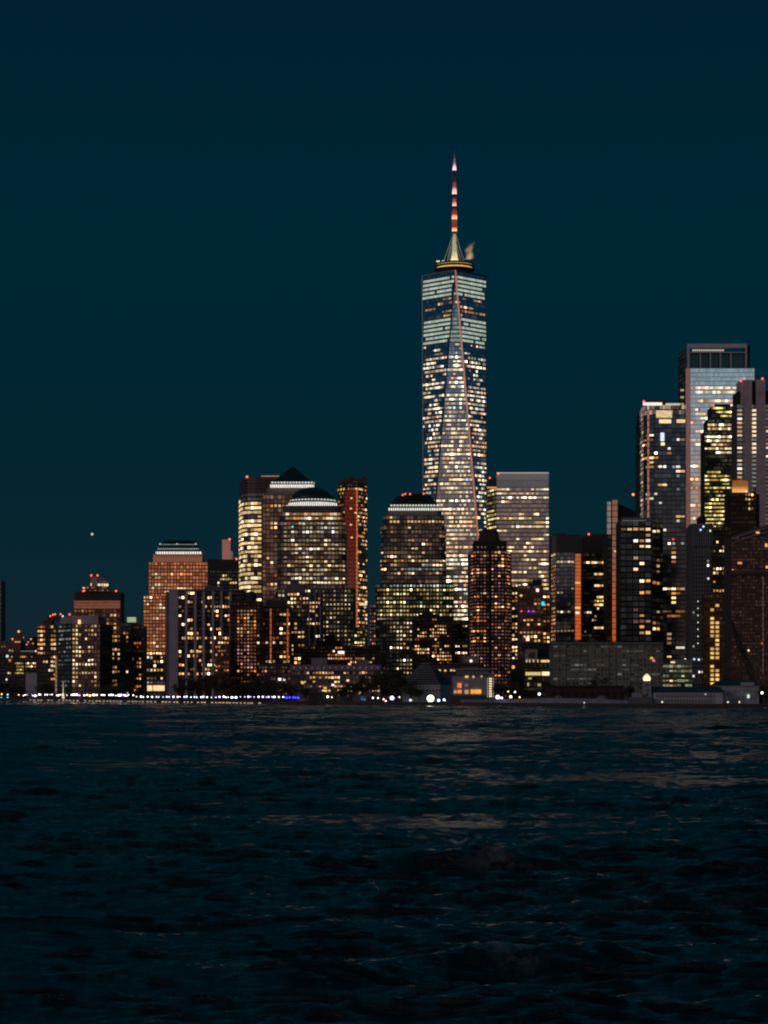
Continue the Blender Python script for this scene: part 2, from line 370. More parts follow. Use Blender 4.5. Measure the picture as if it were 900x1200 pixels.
m.v = [(x0, 5, Z(687, 1935)), (x1, 5, Z(687, 1935)), (x1, 5, Z(682, 1935)), (x0 + 5 * k, 5, Z(677, 1935)), (x0, 5, Z(677, 1935))]; m.v += [(a, 15, c) for a, _, c in m.v]
m.f = [(0, 1, 2, 3, 4), (9, 8, 7, 6, 5), (1, 0, 5, 6), (2, 1, 6, 7), (3, 2, 7, 8), (4, 3, 8, 9), (0, 4, 9, 5)]; m.build('sloping_roof', plain((.2, .16, .17)), b.o)
for a in (114.5, 116.3, 119, 121.5, 123.5, 125.4): b.one(a, a + 1.6, 684, 687 if a > 121 else 686.5, 1928, (1.0, .85, .6))
b.one(106, 107.4, 683.5, 686.5, 1928, (1, .6, .3)); b.one(97, 99.5, 688, 690, 1928, (1, .5, .2))
for px, py in ((107, 674.3), (114.3, 674.3), (136, 692.6), (97.5, 692.6), (98.6, 692.2)): b.beacon(px, py, 1928, (1, .12, .08), 1.3, 1.8)
b.done()
b = Bld('apartment_building', 130, 1790, 'narrow black block whose only lit windows form one orange column, right of the square block')
t = b.tier('wall', flat(117, 143, 1790), 743, cw=3.4, ch=5.2, ds=.02, **DARK); b.lights(t, (131, 143, 745, 806), p=.72, pal='warm', bri=.95, run=2); b.done()
b = Bld('apartment_building', 147, 1830, 'dark block with a pale green lit roof box, left of the stepped granite tower')
t = b.tier('wall', flat(141, 153.5, 1830), 729.5, cw=3.2, ch=5, ds=.05, **DARK); b.lights(t, p=.25, pal='warm', bri=.7)
b.box('roof_box', 149, 158.6, 723.2, 729, 1829, 6, glow((.45, .55, .33), .8, lines=1.6)); b.done()
b = Bld('apartment_building', 160, 1845, 'small reddish block tucked behind the foot of the stepped granite tower')
t = b.tier('wall', flat(153.7, 168, 1845), 733, cw=3, ch=4.6, wall=(.13, .07, .075), glass=(.04, .04, .05), ds=.12, dim=(.6, .25, .1)); b.lights(t, (154, 168, 752, 812), p=.35, pal='orange', bri=.8)
b.box('penthouse', 155, 165, 730, 733, 1848, 8, plain((.09, .06, .07))); b.done()

# ================================================================== stepped granite tower
b = Bld('office_tower', 205, 1950, 'stepped red granite tower glowing orange, under a cut-cornered glass roof with a white light band')
GR = dict(wall=(.05, .018, .012), glass=(.20, .08, .05), w=.78, h=.74, dim=(.62, .17, .07), ds=.85, dp=1.1, metal=.35, rough=.3, uni=.6)
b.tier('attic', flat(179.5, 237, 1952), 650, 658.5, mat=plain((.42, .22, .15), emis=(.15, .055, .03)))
t = b.tier('upper_wall', cham(174.3, 243, 1949, 1.5), 658.5, 698, cw=3.72, ch=4.1, **GR)
b.lights(t, (178, 187, 660, 690), p=.7, fv=.2, pal='cream', bri=.42, w=.78, h=.7); b.lights(t, (187, 243, 660, 690), p=.16, pal='orange', bri=.7, w=.78, h=.7)
b.lights(t, (192, 226, 688, 694), p=.9, fv=0, pal='cream', bri=.9, w=.85, h=.4)
t = b.tier('wall', cham(168.4, 243, 1945, 1.5), 698, 812, cw=3.72, ch=4.1, **GR)
b.lights(t, (168, 178, 700, 708), p=.9, fv=0, pal='cream', bri=.8); b.lights(t, (168, 195, 706, 748), p=.25, pal='cream', bri=.55, w=.75, h=.6)
b.lights(t, (168, 195, 748, 790), p=.6, pal='warm', bri=.9, w=.75, h=.6)
GLR = plain((.02, .035, .04), .25, .4)
b.frustum('glass_roof', 183, 236, 645.5, 189.5, 228, 633.5, 1951, GLR)
b.box('light_band', 182.3, 236, 646.4, 648.8, 1949, 8, glow((1.15, 1.0, .9), 1.0, dots=2.0)); b.box('cornice', 180.6, 238, 649.4, 650.2, 1947, 12, plain((.3, .16, .11)))
for px in (187.5, 207.5, 229.5): b.beacon(px, 637.6, 1954, (.7, 1, .9), .9, 1.0)
b.one(186, 231, 637.6, 638.6, 1951.5, (.28, .34, .32), 'roof_rim', glow((.15, .19, .18), 1.)); b.one(184.6, 233, 642.5, 643.8, 1949.5, (0, 0, 0), 'roof_rim', glow((.22, .24, .22), 1.))
b.box('spire_base', 193, 224, 632.8, 633.6, 1960, 10, GLR); b.done()
b = Bld('office_annex', 175, 1900, 'low lit annex at the foot of the stepped granite tower, with three cream lobby windows', 'building')
t = b.tier('wall', flat(159.5, 193, 1900), 768, cw=4.0, ch=4.9, wall=(.06, .045, .045), glass=(.05, .05, .06), ds=.2, dim=(.5, .4, .3))
b.lights(t, (160, 178, 768, 774), p=1, fv=0, pal='white', bri=.9, w=.6, h=.6); b.lights(t, (160, 178, 774, 803), p=.62, fv=.3, pal='cream', bri=.75, w=.6, h=.6); b.lights(t, (178, 193, 768, 803), p=.55, pal='warm', bri=.9, w=.6)
for a, c, y, q in ((160, 166.5, 805.5, .7), (168, 178.6, 803.2, 1.1), (179.6, 192.8, 803.2, 1.1)): b.one(a, c, y, 809.6, 1899, (q, q * .7, q * .36), 'lobby_window')
b.done()
b = Bld('office_tower', 261, 2220, 'dark flat office block with a pink roof shaft, between the granite and striped towers')
t = b.tier('wall', flat(243, 279.5, 2220), 668, cw=2.9, ch=4.3, ds=.08, **DARK)
b.lights(t, (245, 279, 672, 679), p=.75, pal='yellow', bri=.9); b.lights(t, (255, 279, 678, 692), p=.55, pal='yellow', bri=.75); b.lights(t, (244, 279, 690, 812), p=.1)
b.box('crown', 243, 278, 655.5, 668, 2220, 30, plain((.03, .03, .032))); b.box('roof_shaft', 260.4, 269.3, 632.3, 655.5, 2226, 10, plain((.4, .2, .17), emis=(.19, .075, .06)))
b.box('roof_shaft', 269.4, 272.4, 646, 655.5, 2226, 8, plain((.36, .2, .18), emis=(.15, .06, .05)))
for px, py in ((269, 632), (277, 655)): b.beacon(px, py, 2219, (1, .15, .1), 1.3, 1.8)
b.done()

b = Bld('residential_tower', 240, 1600, 'wide slab with lavender vertical piers and scattered yellow windows, right of the granite tower')
t = b.tier('wall', [(194.5, 1612), (208, 1600), (285, 1600)], 692.5, cw=3.35, ch=5.25, wall=(.035, .03, .035), glass=(.04, .04, .05), ds=.08, dim=(.5, .25, .1), w=.75)
b.lights(t, (209, 270, 694, 790), p=.27, run=1.5, fv=.6, pal='warm', bri=1.25, w=.8, h=.6, bv=.6); b.lights(t, (270, 285, 694, 715), p=.3, pal='cream', bri=1)
LAV = plain((.34, .28, .36), .8)
for a, c in ((198.2, 208.4), (216.8, 219.6), (227.2, 230.2), (237, 240), (248, 250.8), (258.4, 260.6), (268.6, 271)): b.box('pier', a, c, 693 if a > 200 else 692, 812, 1597, 4, LAV)
b.box('pier', 194.4, 198.1, 694, 812, 1601, 3, plain((.12, .1, .14)))
b.box('parapet', 197, 285.5, 690.6, 692.5, 1598, 28, plain((.11, .09, .12)))
b.box('plant_room', 240, 262, 687, 690.6, 1608, 12, plain((.09, .08, .1))); b.done()
b = Bld('apartment_building', 258, 1480, 'low brick red block with dim windows in front of the slab with lavender piers')
t = b.tier('wall', flat(252, 269, 1480), 751, cw=3.3, ch=4.6, wall=(.12, .05, .045), glass=(.04, .03, .03), ds=.2, dim=(.6, .2, .1)); b.lights(t, (253, 268, 752, 786), p=.35, pal='orange', bri=.6); b.done()
b = Bld('residential_tower', 288, 1500, 'dark brick tower with a tight grid of rosy orange windows and a round roof tank')
t = b.tier('wall', flat(269.5, 306, 1500), 705.5, cw=3.9, ch=4.15, wall=(.035, .02, .02), glass=(.05, .035, .035), ds=.1, dim=(.5, .2, .14), w=.6)
b.lights(t, (276, 299, 715, 748), p=.95, run=1, fv=.05, pal='orange', bri=.5, w=.62, h=.6, bv=.45); b.lights(t, (276, 299, 748, 790), p=.93, run=1, fv=.05, pal='rose', bri=.32, w=.6, h=.55, bv=.5)
b.lights(t, (276, 299, 715, 790), p=.06, run=1, pal='warm', bri=1.2, w=.6, h=.55)
b.lights(t, (299, 306, 715, 800), p=.12, pal='warm', bri=.6); b.lights(t, (274, 300, 790, 804), p=.3, pal='warm', bri=.6)
b.box('parapet', 269.3, 306.3, 704, 705.6, 1499, 22, plain((.05, .035, .04)))
MB().lathe(X(294, 1505) - b.x, 8, [(3.6, Z(704, 1505)), (3.6, Z(696, 1505)), (2.2, Z(693.6, 1505)), (.2, Z(692.5, 1505))]).build('roof_tank', plain((.02, .02, .03)), b.o); b.done()

b = Bld('residential_tower', 323, 1530, 'dark tower with two thin orange strips running down its front')
t = b.tier('wall', flat(306.3, 340, 1530), 712, cw=4.2, ch=5.5, wall=(.06, .035, .035), glass=(.05, .04, .045), ds=.1, dim=(.6, .2, .1))
b.lights(t, (328, 340, 714, 780), p=.7, run=1.6, pal='warm', bri=1.0, w=.8, h=.5); b.lights(t, (306, 328, 714, 780), p=.14, pal='orange', bri=.6); b.lights(t, (310, 324, 772, 780), p=.9, fv=0, pal='cream', bri=.8)
for a in (316.3, 336.2): b.one(a, a + 1.9, 713.5, 776, 1528.5, (0, 0, 0), 'orange_strip', glow((.42, .10, .035), .9, lines=4))  # orange emission put on two thin strips with darker joints
b.box('penthouse', 311, 334, 703, 712, 1536, 16, plain((.05, .035, .04))); b.box('parapet', 306.4, 341, 710.5, 712, 1529, 20, plain((.07, .045, .05))); b.done()
b = Bld('apartment_building', 350, 1640, 'dark narrow block with round-looking yellow windows, right of the tower with two orange strips')
t = b.tier('wall', flat(340.2, 359, 1640), 713, cw=4.2, ch=5.1, ds=.08, **DARK); b.lights(t, (341, 359, 713, 795), p=.45, run=1.3, pal='warm', bri=1.1); b.done()
b = Bld('residential_tower', 357, 1760, 'grey piered slab with a stepped roof in front of the domed tower')
t = b.tier('wall', flat(333, 378, 1760), 694, cw=3.6, ch=4.9, wall=(.05, .045, .06), glass=(.05, .05, .06), ds=.06)
b.lights(t, (335, 378, 696, 712), p=.55, run=1.6, pal='warm', bri=1.0); b.lights(t, (358, 378, 712, 790), p=.24, pal='cream', bri=1)
for a in (334, 352.5, 361.5, 368.5, 374.5): b.box('pier', a, a + 1.6, 694, 812, 1757.5, 3, plain((.15, .14, .19)))
b.box('plant_room', 336, 357, 685, 694, 1764, 18, plain((.12, .1, .13))); b.box('plant_room', 340, 350, 681, 685, 1766, 10, plain((.10, .08, .1))); b.done()

# ================================================================== striped bright tower, pyramid tower, domed tower
b = Bld('office_tower', 300, 2040, 'curved office tower with bright cream floor bands and a dark striped crown')
pl = [(280.3, 2075), (282, 2055), (285.5, 2043), (290, 2038), (300, 2035), (327, 2035)]
t = b.tier('wall', pl, 577, cw=4.3, ch=5.15, wall=(.06, .05, .05), glass=(.16, .15, .16), w=.88, h=.62, ds=.1, dim=(.8, .5, .3), metal=.5)
b.lights(t, (284, 308, 577, 586), p=.15, pal='warm', bri=.5)
b.lights(t, (280, 308, 587, 705), p=.87, run=2.5, fv=.12, pal='cream', bri=.95, w=.93, h=.62, join=True, bv=.25)
b.tier('crown', pl, 561, 577, cw=60, ch=3.3, wall=(.14, .09, .09), glass=(.05, .035, .045), w=1, h=.6, ds=0, slope=4)
b.one(306, 327, 557.4, 558.6, 2034, (0, 0, 0), 'crown_edge', glow((.4, .17, .1), .9)); b.beacon(289.5, 558.8, 2033, (1, .2, .1), 1.5, 1.6); b.done()

b = Bld('office_tower', 338, 1980, 'tower under a dark pyramid roof ringed by a bright white light band')
t = b.tier('wall', cham(307.6, 372, 1978, 1), 580, cw=4.55, ch=5.1, wall=(.03, .02, .018), glass=(.20, .13, .11), w=.84, h=.8, dim=(.6, .28, .16), ds=.30, dp=.75, metal=.7)
b.lights(t, (308, 326, 640, 690), p=.3, pal='orange', bri=.6); b.lights(t, (310, 340, 582, 600), p=.35, pal='warm', bri=.55, run=2); b.lights(t, (308, 326, 590, 640), p=.12, pal='warm', bri=.7)
b.tier('attic', cham(313, 371, 1980, 1), 571.5, 580, mat=plain((.20, .15, .14)))
b.box('light_band', 316, 367.5, 567.8, 570.2, 1977, 14, glow((1.15, 1.1, 1.0), 1, dots=1.6)); b.box('light_band', 317, 368, 564.6, 566.2, 1979, 12, glow((.75, .75, .68), 1.0, dots=2.6))
b.box('cornice', 316.3, 367.8, 566.2, 567.8, 1980, 12, plain((.03, .03, .03)))
W = X(366, 1981) - X(321, 1981); cx = X(342.7, 1981) - b.x; W2 = W / 2
MB().frus([(cx - W2, 1), (cx + W2, 1), (cx + W2, 1 + W), (cx - W2, 1 + W)], Z(564.6, 1981), [(cx - .3, 1 + W2), (cx + .3, 1 + W2), (cx + .3, 1.6 + W2), (cx - .3, 1.6 + W2)], Z(546.5, 1981 + W2)).build('pyramid_roof', plain((.012, .03, .032), .5, .3), b.o)
b.done()

b = Bld('office_tower', 366, 1860, 'broad tower under a dark round dome with two white light rings')
WG = dict(wall=(.028, .022, .022), glass=(.13, .11, .12), w=.84, h=.74, dim=(.6, .35, .18), ds=.22, dp=.6, metal=.6)
b.tier('attic', curved(331, 399, 1864, 8), 592.6, 600, mat=plain((.10, .09, .10)))
t0 = b.tier('shoulder_wall', curved(327, 403, 1861, 9), 600, 611, cw=4.3, ch=4.95, **WG)
t1 = b.tier('upper_wall', curved(324.6, 406, 1858, 9), 611, 690, cw=4.3, ch=4.95, **WG)
t2 = b.tier('lower_wall', cham(322.5, 413.3, 1852, 3), 690, cw=4.3, ch=5.2, wall=(.03, .035, .03), glass=(.07, .09, .08), w=.7, h=.6, dim=(.5, .4, .25), ds=.25)
b.lights(t0, (334, 400, 596, 612), p=.6, run=3, pal='warm', bri=.55, w=.9, join=True)
b.lights(t1, (334, 403, 611, 690), p=.72, run=2.2, fv=.4, pal='cream', bri=.40, w=.9, h=.5, bv=.75); b.lights(t1, (354, 400, 616, 626), p=.6, run=1.5, fv=.1, pal='white', bri=.9)
b.lights(t1, (335, 403, 672, 690), p=.7, fv=.2, pal='cream', bri=.7)
b.lights(t2, (376, 412, 691, 760), p=.52, run=1.3, fv=.35, pal='cream', bri=.6, w=.5, h=.42); b.lights(t2, (325, 376, 691, 700), p=.6, pal='cream', bri=.7)
cx = X(366.5, 1890) - b.x; prof = []
for i in range(9):
    a = math.pi / 2 * i / 8; prof.append((max(.05, 25.5 * 1890 / F * math.cos(a)), Z(586, 1890) + 15 * 1890 / F * math.sin(a)))
MB().lathe(cx, 30, prof, 40).build('dome', plain((.012, .026, .028), .45, .3), b.o, smooth=True)
r = 29 * 1890 / F
MB().lathe(cx, 30, [(r, Z(592.2, 1890)), (r, Z(590.2, 1890))], 40).build('light_ring', glow((1.05, 1.0, .9), 1, dots=1.6), b.o)
MB().lathe(cx, 30, [(r * .99, Z(590.2, 1890)), (r * .95, Z(588.0, 1890))], 40).build('cornice', plain((.03, .03, .03)), b.o)
MB().lathe(cx, 30, [(r * .92, Z(588.0, 1890)), (r * .92, Z(586.6, 1890))], 40).build('light_ring', glow((.7, .72, .66), 1, dots=2.6), b.o)
b.one(341.5, 343.8, 616.5, 618.2, 1857, (.1, 1.0, 1.3)); b.done()

b = Bld('residential_tower', 412, 2160, 'slim tower with a tall red lit panel, an orange edge line and a jagged crown')
pl = [(396, 2175), (403.5, 2160), (419.5, 2160), (430, 2180)]
t = b.tier('wall', pl, 566, cw=3.0, ch=4.6, wall=(.04, .03, .028), glass=(.05, .05, .06), ds=.15, dim=(.6, .3, .12), slope=3)
b.lights(t, (396, 404, 572, 745), p=.5, run=1.4, pal='warm', bri=.7); b.lights(t, (420, 430, 572, 745), p=.52, run=2, pal='warm', bri=.9, w=.9)
b.lights(t, (399, 430, 569, 574), p=.9, fv=0, pal='warm', bri=1)
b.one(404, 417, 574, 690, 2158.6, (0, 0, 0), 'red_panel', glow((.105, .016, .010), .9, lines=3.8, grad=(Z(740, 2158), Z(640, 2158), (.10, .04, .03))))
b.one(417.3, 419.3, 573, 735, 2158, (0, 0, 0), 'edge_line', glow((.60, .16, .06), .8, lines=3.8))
for x0, y0 in ((410.6, 583), (410, 595), (415.5, 600), (410, 614), (411, 629)): b.one(x0, x0 + 2.4, y0, y0 + 1.8, 2157.6, (1.1, .6, .25))
m = MB(); xs = [396, 401, 401, 409, 409, 415, 415, 424, 424, 430]; ys = [564, 564, 562, 561, 558.5, 558.5, 561, 560, 558, 556.5]
for i in range(0, 10, 2): m.box(X(xs[i], 2162) - b.x, X(xs[i + 1], 2162) - b.x - .05, 1, 20, Z(568, 2162), Z(ys[i], 2162))
m.build('crown', plain((.07, .04, .04)), b.o)
b.one(414, 427, 737, 738.4, 2155, (1, .55, .2), 'awning_light'); b.one(421, 430, 707, 709.5, 2155, (1, .7, .35)); b.beacon(429, 705.5, 2154, (1, .8, .5), 1.6, 1.3)
b.done()
b = Bld('apartment_building', 408, 2000, 'low dark block scattered with yellow windows at the foot of the red panelled tower')
t = b.tier('wall', flat(396, 428, 2000), 735, cw=3.2, ch=4, wall=(.03, .05, .035), glass=(.04, .06, .05), ds=.15, dim=(.5, .4, .12)); b.lights(t, (412, 428, 736, 760), p=.5, pal='yellow', bri=.9); b.done()
b = Bld('apartment_building', 437, 2050, 'narrow brown block showing beside the left edge of the flat-roofed banded tower')
t = b.tier('wall', flat(433, 446, 2050), 708, cw=2.6, ch=4.4, wall=(.14, .07, .05), glass=(.05, .04, .04), ds=.3, dim=(.6, .3, .2), dp=.9); b.lights(t, (433, 441, 712, 760), p=.45, pal='rose', bri=.5); b.done()

b = Bld('office_tower', 485, 1800, 'banded tower with a dark flat-topped roof, double white light band and wider lower half')
WG1 = dict(wall=(.024, .018, .017), glass=(.11, .095, .10), w=.86, h=.72, dim=(.6, .34, .18), ds=.24, dp=.6, metal=.6)
b.tier('attic', curved(452, 518, 1806, 8), 598.2, 604, mat=plain((.12, .11, .115)))
t0 = b.tier('shoulder_wall', curved(449, 521, 1803, 9), 604, 616, cw=4.1, ch=4.85, **WG1)
t1 = b.tier('upper_wall', curved(446.4, 523, 1800, 10), 616, 683, cw=4.1, ch=4.85, **WG1)
b.lights(t0, (452, 520, 600, 616), p=.45, run=2.5, pal='warm', bri=.7); b.lights(t1, (446, 523, 616, 675), p=.46, run=1.9, fv=.5, pal='warm', bri=.52, w=.82, h=.48, bv=.8)
b.lights(t1, (462, 520, 662, 668), p=.85, run=5, fv=0, pal='cool', bri=.4, w=.9); b.lights(t1, (462, 523, 677, 684), p=.9, run=6, fv=0, pal='white', bri=.9, w=.9, h=.7)
t2 = b.tier('lower_wall', curved(439.7, 532, 1792, 12), 684, cw=3.9, ch=4.85, wall=(.02, .022, .018), glass=(.055, .065, .06), w=.7, h=.58, dim=(.5, .45, .28), ds=.25, metal=.6)
b.lights(t2, (456, 531, 684, 689), p=.95, fv=0, pal='cool', bri=.7, w=.6, h=.5)
b.lights(t2, (441, 531, 690, 722), p=.66, run=2.2, fv=.4, pal='yellow', bri=.55, w=.64, h=.5, bv=.7); b.lights(t2, (441, 462, 690, 735), p=.5, run=3, pal='office', bri=.25, w=.9, h=.4)
b.lights(t2, (455, 531, 722, 760), p=.55, run=2.2, fv=.5, pal='cream', bri=.6, w=.6, h=.5, bv=.7); b.lights(t2, (450, 485, 765, 796), p=.3, pal='cream', bri=.6, w=.5, h=.45)
b.frustum('flat_roof', 455.5, 513.5, 591, 466, 505, 579.6, 1802, plain((.013, .018, .02), .5, .3)); b.frustum('roof_cap', 470, 502, 579.6, 471, 501, 578.2, 1808, plain((.013, .018, .02)))
b.box('light_band', 455, 514, 595.3, 597.4, 1803, 14, glow((1.0, .96, .84), 1, dots=1.7)); b.box('light_band', 457, 513.5, 591.4, 592.8, 1805, 12, glow((.7, .74, .62), 1, dots=2.4)); b.box('cornice', 456, 513.8, 593.2, 595, 1806, 10, plain((.02, .02, .02)))
for px, py in ((472, 580), (480.5, 579), (496.5, 578.6), (475, 578.8)): b.beacon(px, py, 1800, (1, .12, .06), 1.2, 1.8)
b.done()

# ================================================================== the tallest tower
D1 = 2300.0; b = Bld('skyscraper', 532, D1 + 32, 'tallest tower, faceted glass under a ring platform and a red and white lit spire')
kk = (D1) / F; hb = 37 * kk; yc = D1 + hb; cx0 = X(534.2, yc); cxt = X(532.2, yc); zb, zt = Z(752, D1), Z(317, D1)
def rot(x, y, a): return (x * math.cos(a) - y * math.sin(a), x * math.sin(a) + y * math.cos(a))
A = R(-2.6)
base = [rot(sx * hb, sy * hb, A) for sx, sy in ((-1, -1), (1, -1), (1, 1), (-1, 1))]
ht = 37.4 * yc / F
top = [rot(ht * math.cos(R(d)), ht * math.sin(R(d)), R(.4)) for d in (-90, 0, 90, 180)]      # front, right, back, left
Bp = [(cx0 + x, yc + y, zb) for x, y in base]; Tp = [(cxt + x, yc + y, zt) for x, y in top]
from mathutils import Vector
def facet(name, P, mat, shade=None):
    P = [Vector(p) for p in P]; nrm = (P[1] - P[0]).cross(P[2] - P[0]).normalized()
    if (P[0] + P[1] + P[2] - Vector((cx0, yc, 0)) * 3).dot(nrm) < 0: P = P[::-1]; nrm = -nrm
    uh = Vector((0, 0, 1)).cross(nrm).normalized(); vh = nrm.cross(uh); O = Vector((cx0, yc, zt))
    q = [((p - P[0]).dot(uh), (p - P[0]).dot(vh)) for p in P]
    # metric wall coordinates, the v axis counted from the roof down
    uv = [((p - P[0]).dot(uh) + 200, (p.z - zt)) for p in P]
    o = mesh_obj(name, [tuple(p - Vector((b.x, b.y, 0))) for p in P], [tuple(range(len(P)))], mat, b.o, uvs=uv)
    return P, nrm, uh, vh, q
FH = 4.95 * kk; BW = 3.5
GL = dict(wall=(.05, .055, .06), glass=(.34, .38, .43), bw=BW, fh=FH, w=.93, h=.86, dim=(.7, .55, .4), ds=.06, dp=.5, metal=1.0, rough=.10)
gmat = facade(**GL)
def inside(pt, poly):
    s = None
    for i in range(len(poly)):
        a, c = poly[i], poly[(i + 1) % len(poly)]; cr = (c[0] - a[0]) * (pt[1] - a[1]) - (c[1] - a[1]) * (pt[0] - a[0])
        if s is None: s = cr > 0
        elif (cr > 0) != s: return False
    return True
zones = [  # y0, y1, p, run, brightness, palette, cw px, join, height
 (323.5, 347, 1.0, 1, .62, 'mech', 0), (347, 371, .22, 3, .5, 'warm', 0), (371, 399.5, 1.0, 1, .62, 'mech', 0), (399.5, 416, .4, 3, .7, 'white', 0),
 (416, 470, .74, 2.4, 1.05, 'upper', 0), (470, 500, .66, 1.8, .85, 'upper', 0), (500, 560, .74, 2.2, .95, 'office', 0), (560, 602, .8, 2.4, 1.05, 'office', 0), (602, 645, .8, 1.8, .85, 'office', 0), (645, 752, .85, 2.6, 1.1, 'office', 0)]
MECH = [(.62, .72, .58), (.55, .68, .56), (.7, .78, .62), (.66, .76, .6)]
def light_facet(P, nrm, uh, q, k=1.0, mech=True):
    us = [a[0] for a in q]; u0, u1 = min(us), max(us); nfl = int((zt - zb) / FH)
    for j in range(nfl):
        z = zt - (j + .5) * FH; py = HZ - (z - CAMZ) / D1 * F
        zn = next((a for a in zones if a[0] <= py < a[1]), None)
        if not zn: continue
        # heights inside the facet plane
        v = (z - P[0].z) / (nrm.cross(Vector((0, 0, 1)).cross(nrm).normalized())).z
        ms = zn[5] == 'mech'
        if ms and not mech: ms_k = .55
        else: ms_k = 1
        step = 3.3 if ms else 2.1
        u = math.floor(u0 / step) * step; on = False; cur = []; pf = min(.97, zn[2] * math.exp(rnd.gauss(0, .32))); fc = rnd.choice(PAL['office']); fb = math.exp(rnd.gauss(0, .2)) 
        
        vh_ = nrm.cross(uh)
        while u < u1:
            ok = False; hw = step * (.475 if ms else .47); hh = FH * (.27 if ms else .25)
            c = u + step / 2
            if all(inside((c + s1 * hw * .95, v + s2 * hh), q) for s1 in (-1, 1) for s2 in (-1, 1)):
                if ms: on = rnd.random() < .97
                elif rnd.random() < 1 / zn[3]: on = rnd.random() < pf
                ok = on
            if ok:
                if ms: colr = rnd.choice(MECH); br = zn[4] * ms_k * math.exp(rnd.gauss(0, .12))
                else:
                    pal = PAL[zn[5]]; colr = fc if rnd.random() < .7 else rnd.choice(pal); br = zn[4] * fb * k * math.exp(rnd.gauss(-.3, .75))
                    if rnd.random() < .025: colr = (.5, .8, 1.1)
                    hh *= rnd.choice((1, 1, .7))
                O = P[0] + nrm * .3
                cs = [O + uh * (c - hw) + vh_ * (v - hh), O + uh * (c + hw) + vh_ * (v - hh), O + uh * (c + hw) + vh_ * (v + hh), O + uh * (c - hw) + vh_ * (v + hh)]
                cur.append(([tuple(p) for p in cs], tuple(br * x for x in colr), rnd.random() * 40))
            if cur and not ok:
                b.wins.append((len(cur) * step * FH, cur)); cur = []
            u += step
        if cur: b.wins.append((len(cur) * step * FH, cur))
T = Tp; Bq = Bp
specs = [('glass_facet', [Bq[0], Bq[1], T[0]], True, 1.0), ('glass_facet', [Bq[1], T[1], T[0]], True, .85), ('glass_facet', [Bq[0], T[0], T[3]], True, .95),
         ('glass_facet', [Bq[1], Bq[2], T[1]], False, 0), ('glass_facet', [Bq[2], T[2], T[1]], False, 0), ('glass_facet', [Bq[2], Bq[3], T[2]], False, 0), ('glass_facet', [Bq[3], T[3], T[2]], False, 0), ('glass_facet', [Bq[3], Bq[0], T[3]], False, 0)]
for i, (nm, pts, lit, k) in enumerate(specs):
    P, nrm, uh, vh, q = facet(nm, pts, gmat)
    if lit: light_facet(P, nrm, uh, q, k, mech=(i != 0))
loc = Vector((b.x, b.y, 0))
def bar(name, p, q, r, mat): return MB().rod(Vector(p) - loc, Vector(q) - loc, r, r, 6).build(name, mat, b.o)
off = Vector((0, -.4, 0))
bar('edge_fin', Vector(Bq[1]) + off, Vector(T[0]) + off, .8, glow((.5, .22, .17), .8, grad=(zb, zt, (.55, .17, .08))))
bar('edge_fin', Vector(Bq[0]) + off, Vector(T[0]) + off, .6, plain((.02, .02, .02)))
bar('edge_fin', Vector(Bq[0]) + off, Vector(T[3]) + off, .4, plain((.4, .36, .4), .4, .6))
bar('edge_fin', Vector(Bq[1]) + off, Vector(T[1]) + off, .4, plain((.1, .1, .1), .4, .6))
m = MB(); m.v = [tuple(Vector(p) - loc) for p in T]; m.f = [(0, 1, 2, 3)]; m.build('roof_deck', ROOF, b.o)
for i, j in ((3, 0), (0, 1)): bar('parapet', T[i], T[j], .9, plain((.33, .29, .30), .5, .4) if i == 3 else plain((.06, .06, .07)))
m = MB(); m.frus([(x - b.x, y - b.y) for x, y, _ in Bp], 0, [(x - b.x, y - b.y) for x, y, _ in Bp], zb); m.build('base_wall', plain((.08, .08, .09), .4, .3), b.o)
# crown ring and spire
cxs = cxt - b.x + .3; cys = yc - b.y; RY = glow((.55, .42, .12), 1.0)
r = 23.5 * (yc / F)
MB().lathe(cxs, cys, [(r * .8, Z(321.6, yc)), (r * .82, Z(318.1, yc)), (r, Z(317.1, yc)), (r, Z(316.0, yc)), (r * .8, Z(315.6, yc))], 48).build('ring_platform', plain((.05, .045, .04)), b.o)
MB().lathe(cxs, cys, [(r * .86, Z(315.6, yc)), (r * .88, Z(314.2, yc)), (r * .86, Z(314.0, yc))], 48).build('ring_light', glow((.8, .52, .12), 1.0), b.o)
MB().lathe(cxs, cys, [(r * .98, Z(313.8, yc)), (r * .98, Z(312.1, yc)), (r * .7, Z(311.9, yc))], 48).build('ring_platform', plain((.06, .05, .04)), b.o)
MB().lathe(cxs, cys, [(r * .9, Z(311.9, yc)), (r * .9, Z(311.0, yc))], 48).build('ring_light', glow((.4, .27, .08), 1.0), b.o)
MB().lathe(cxs, cys, [(r * .96, Z(310.6, yc)), (r * .96, Z(309.2, yc)), (r * .5, Z(309.1, yc))], 48).build('ring_platform', plain((.06, .05, .04)), b.o)
MB().lathe(cxs, cys, [(r * .6, Z(315.6, yc)), (r * .6, Z(309.2, yc))], 32).build('ring_core', plain((.1, .08, .04)), b.o)
for dx in (-22, -19.8, -15.4, -13.6): MB().ball((cxs + dx * (yc / F) * .93, cys - 11, Z(308.6, yc)), .8).build('platform_lamp', glow((1.2, 1.1, .8)), b.o)
MB().lathe(cxs, cys, [(5.6, Z(309, yc)), (3.4, Z(303, yc)), (2.5, Z(294, yc)), (2.0, Z(284, yc)), (1.5, Z(274, yc))], 16).build('mast_foot', glow((.36, .34, .19), 1, grad=(Z(306, yc), Z(294, yc), (1.1, .85, .42))), b.o)
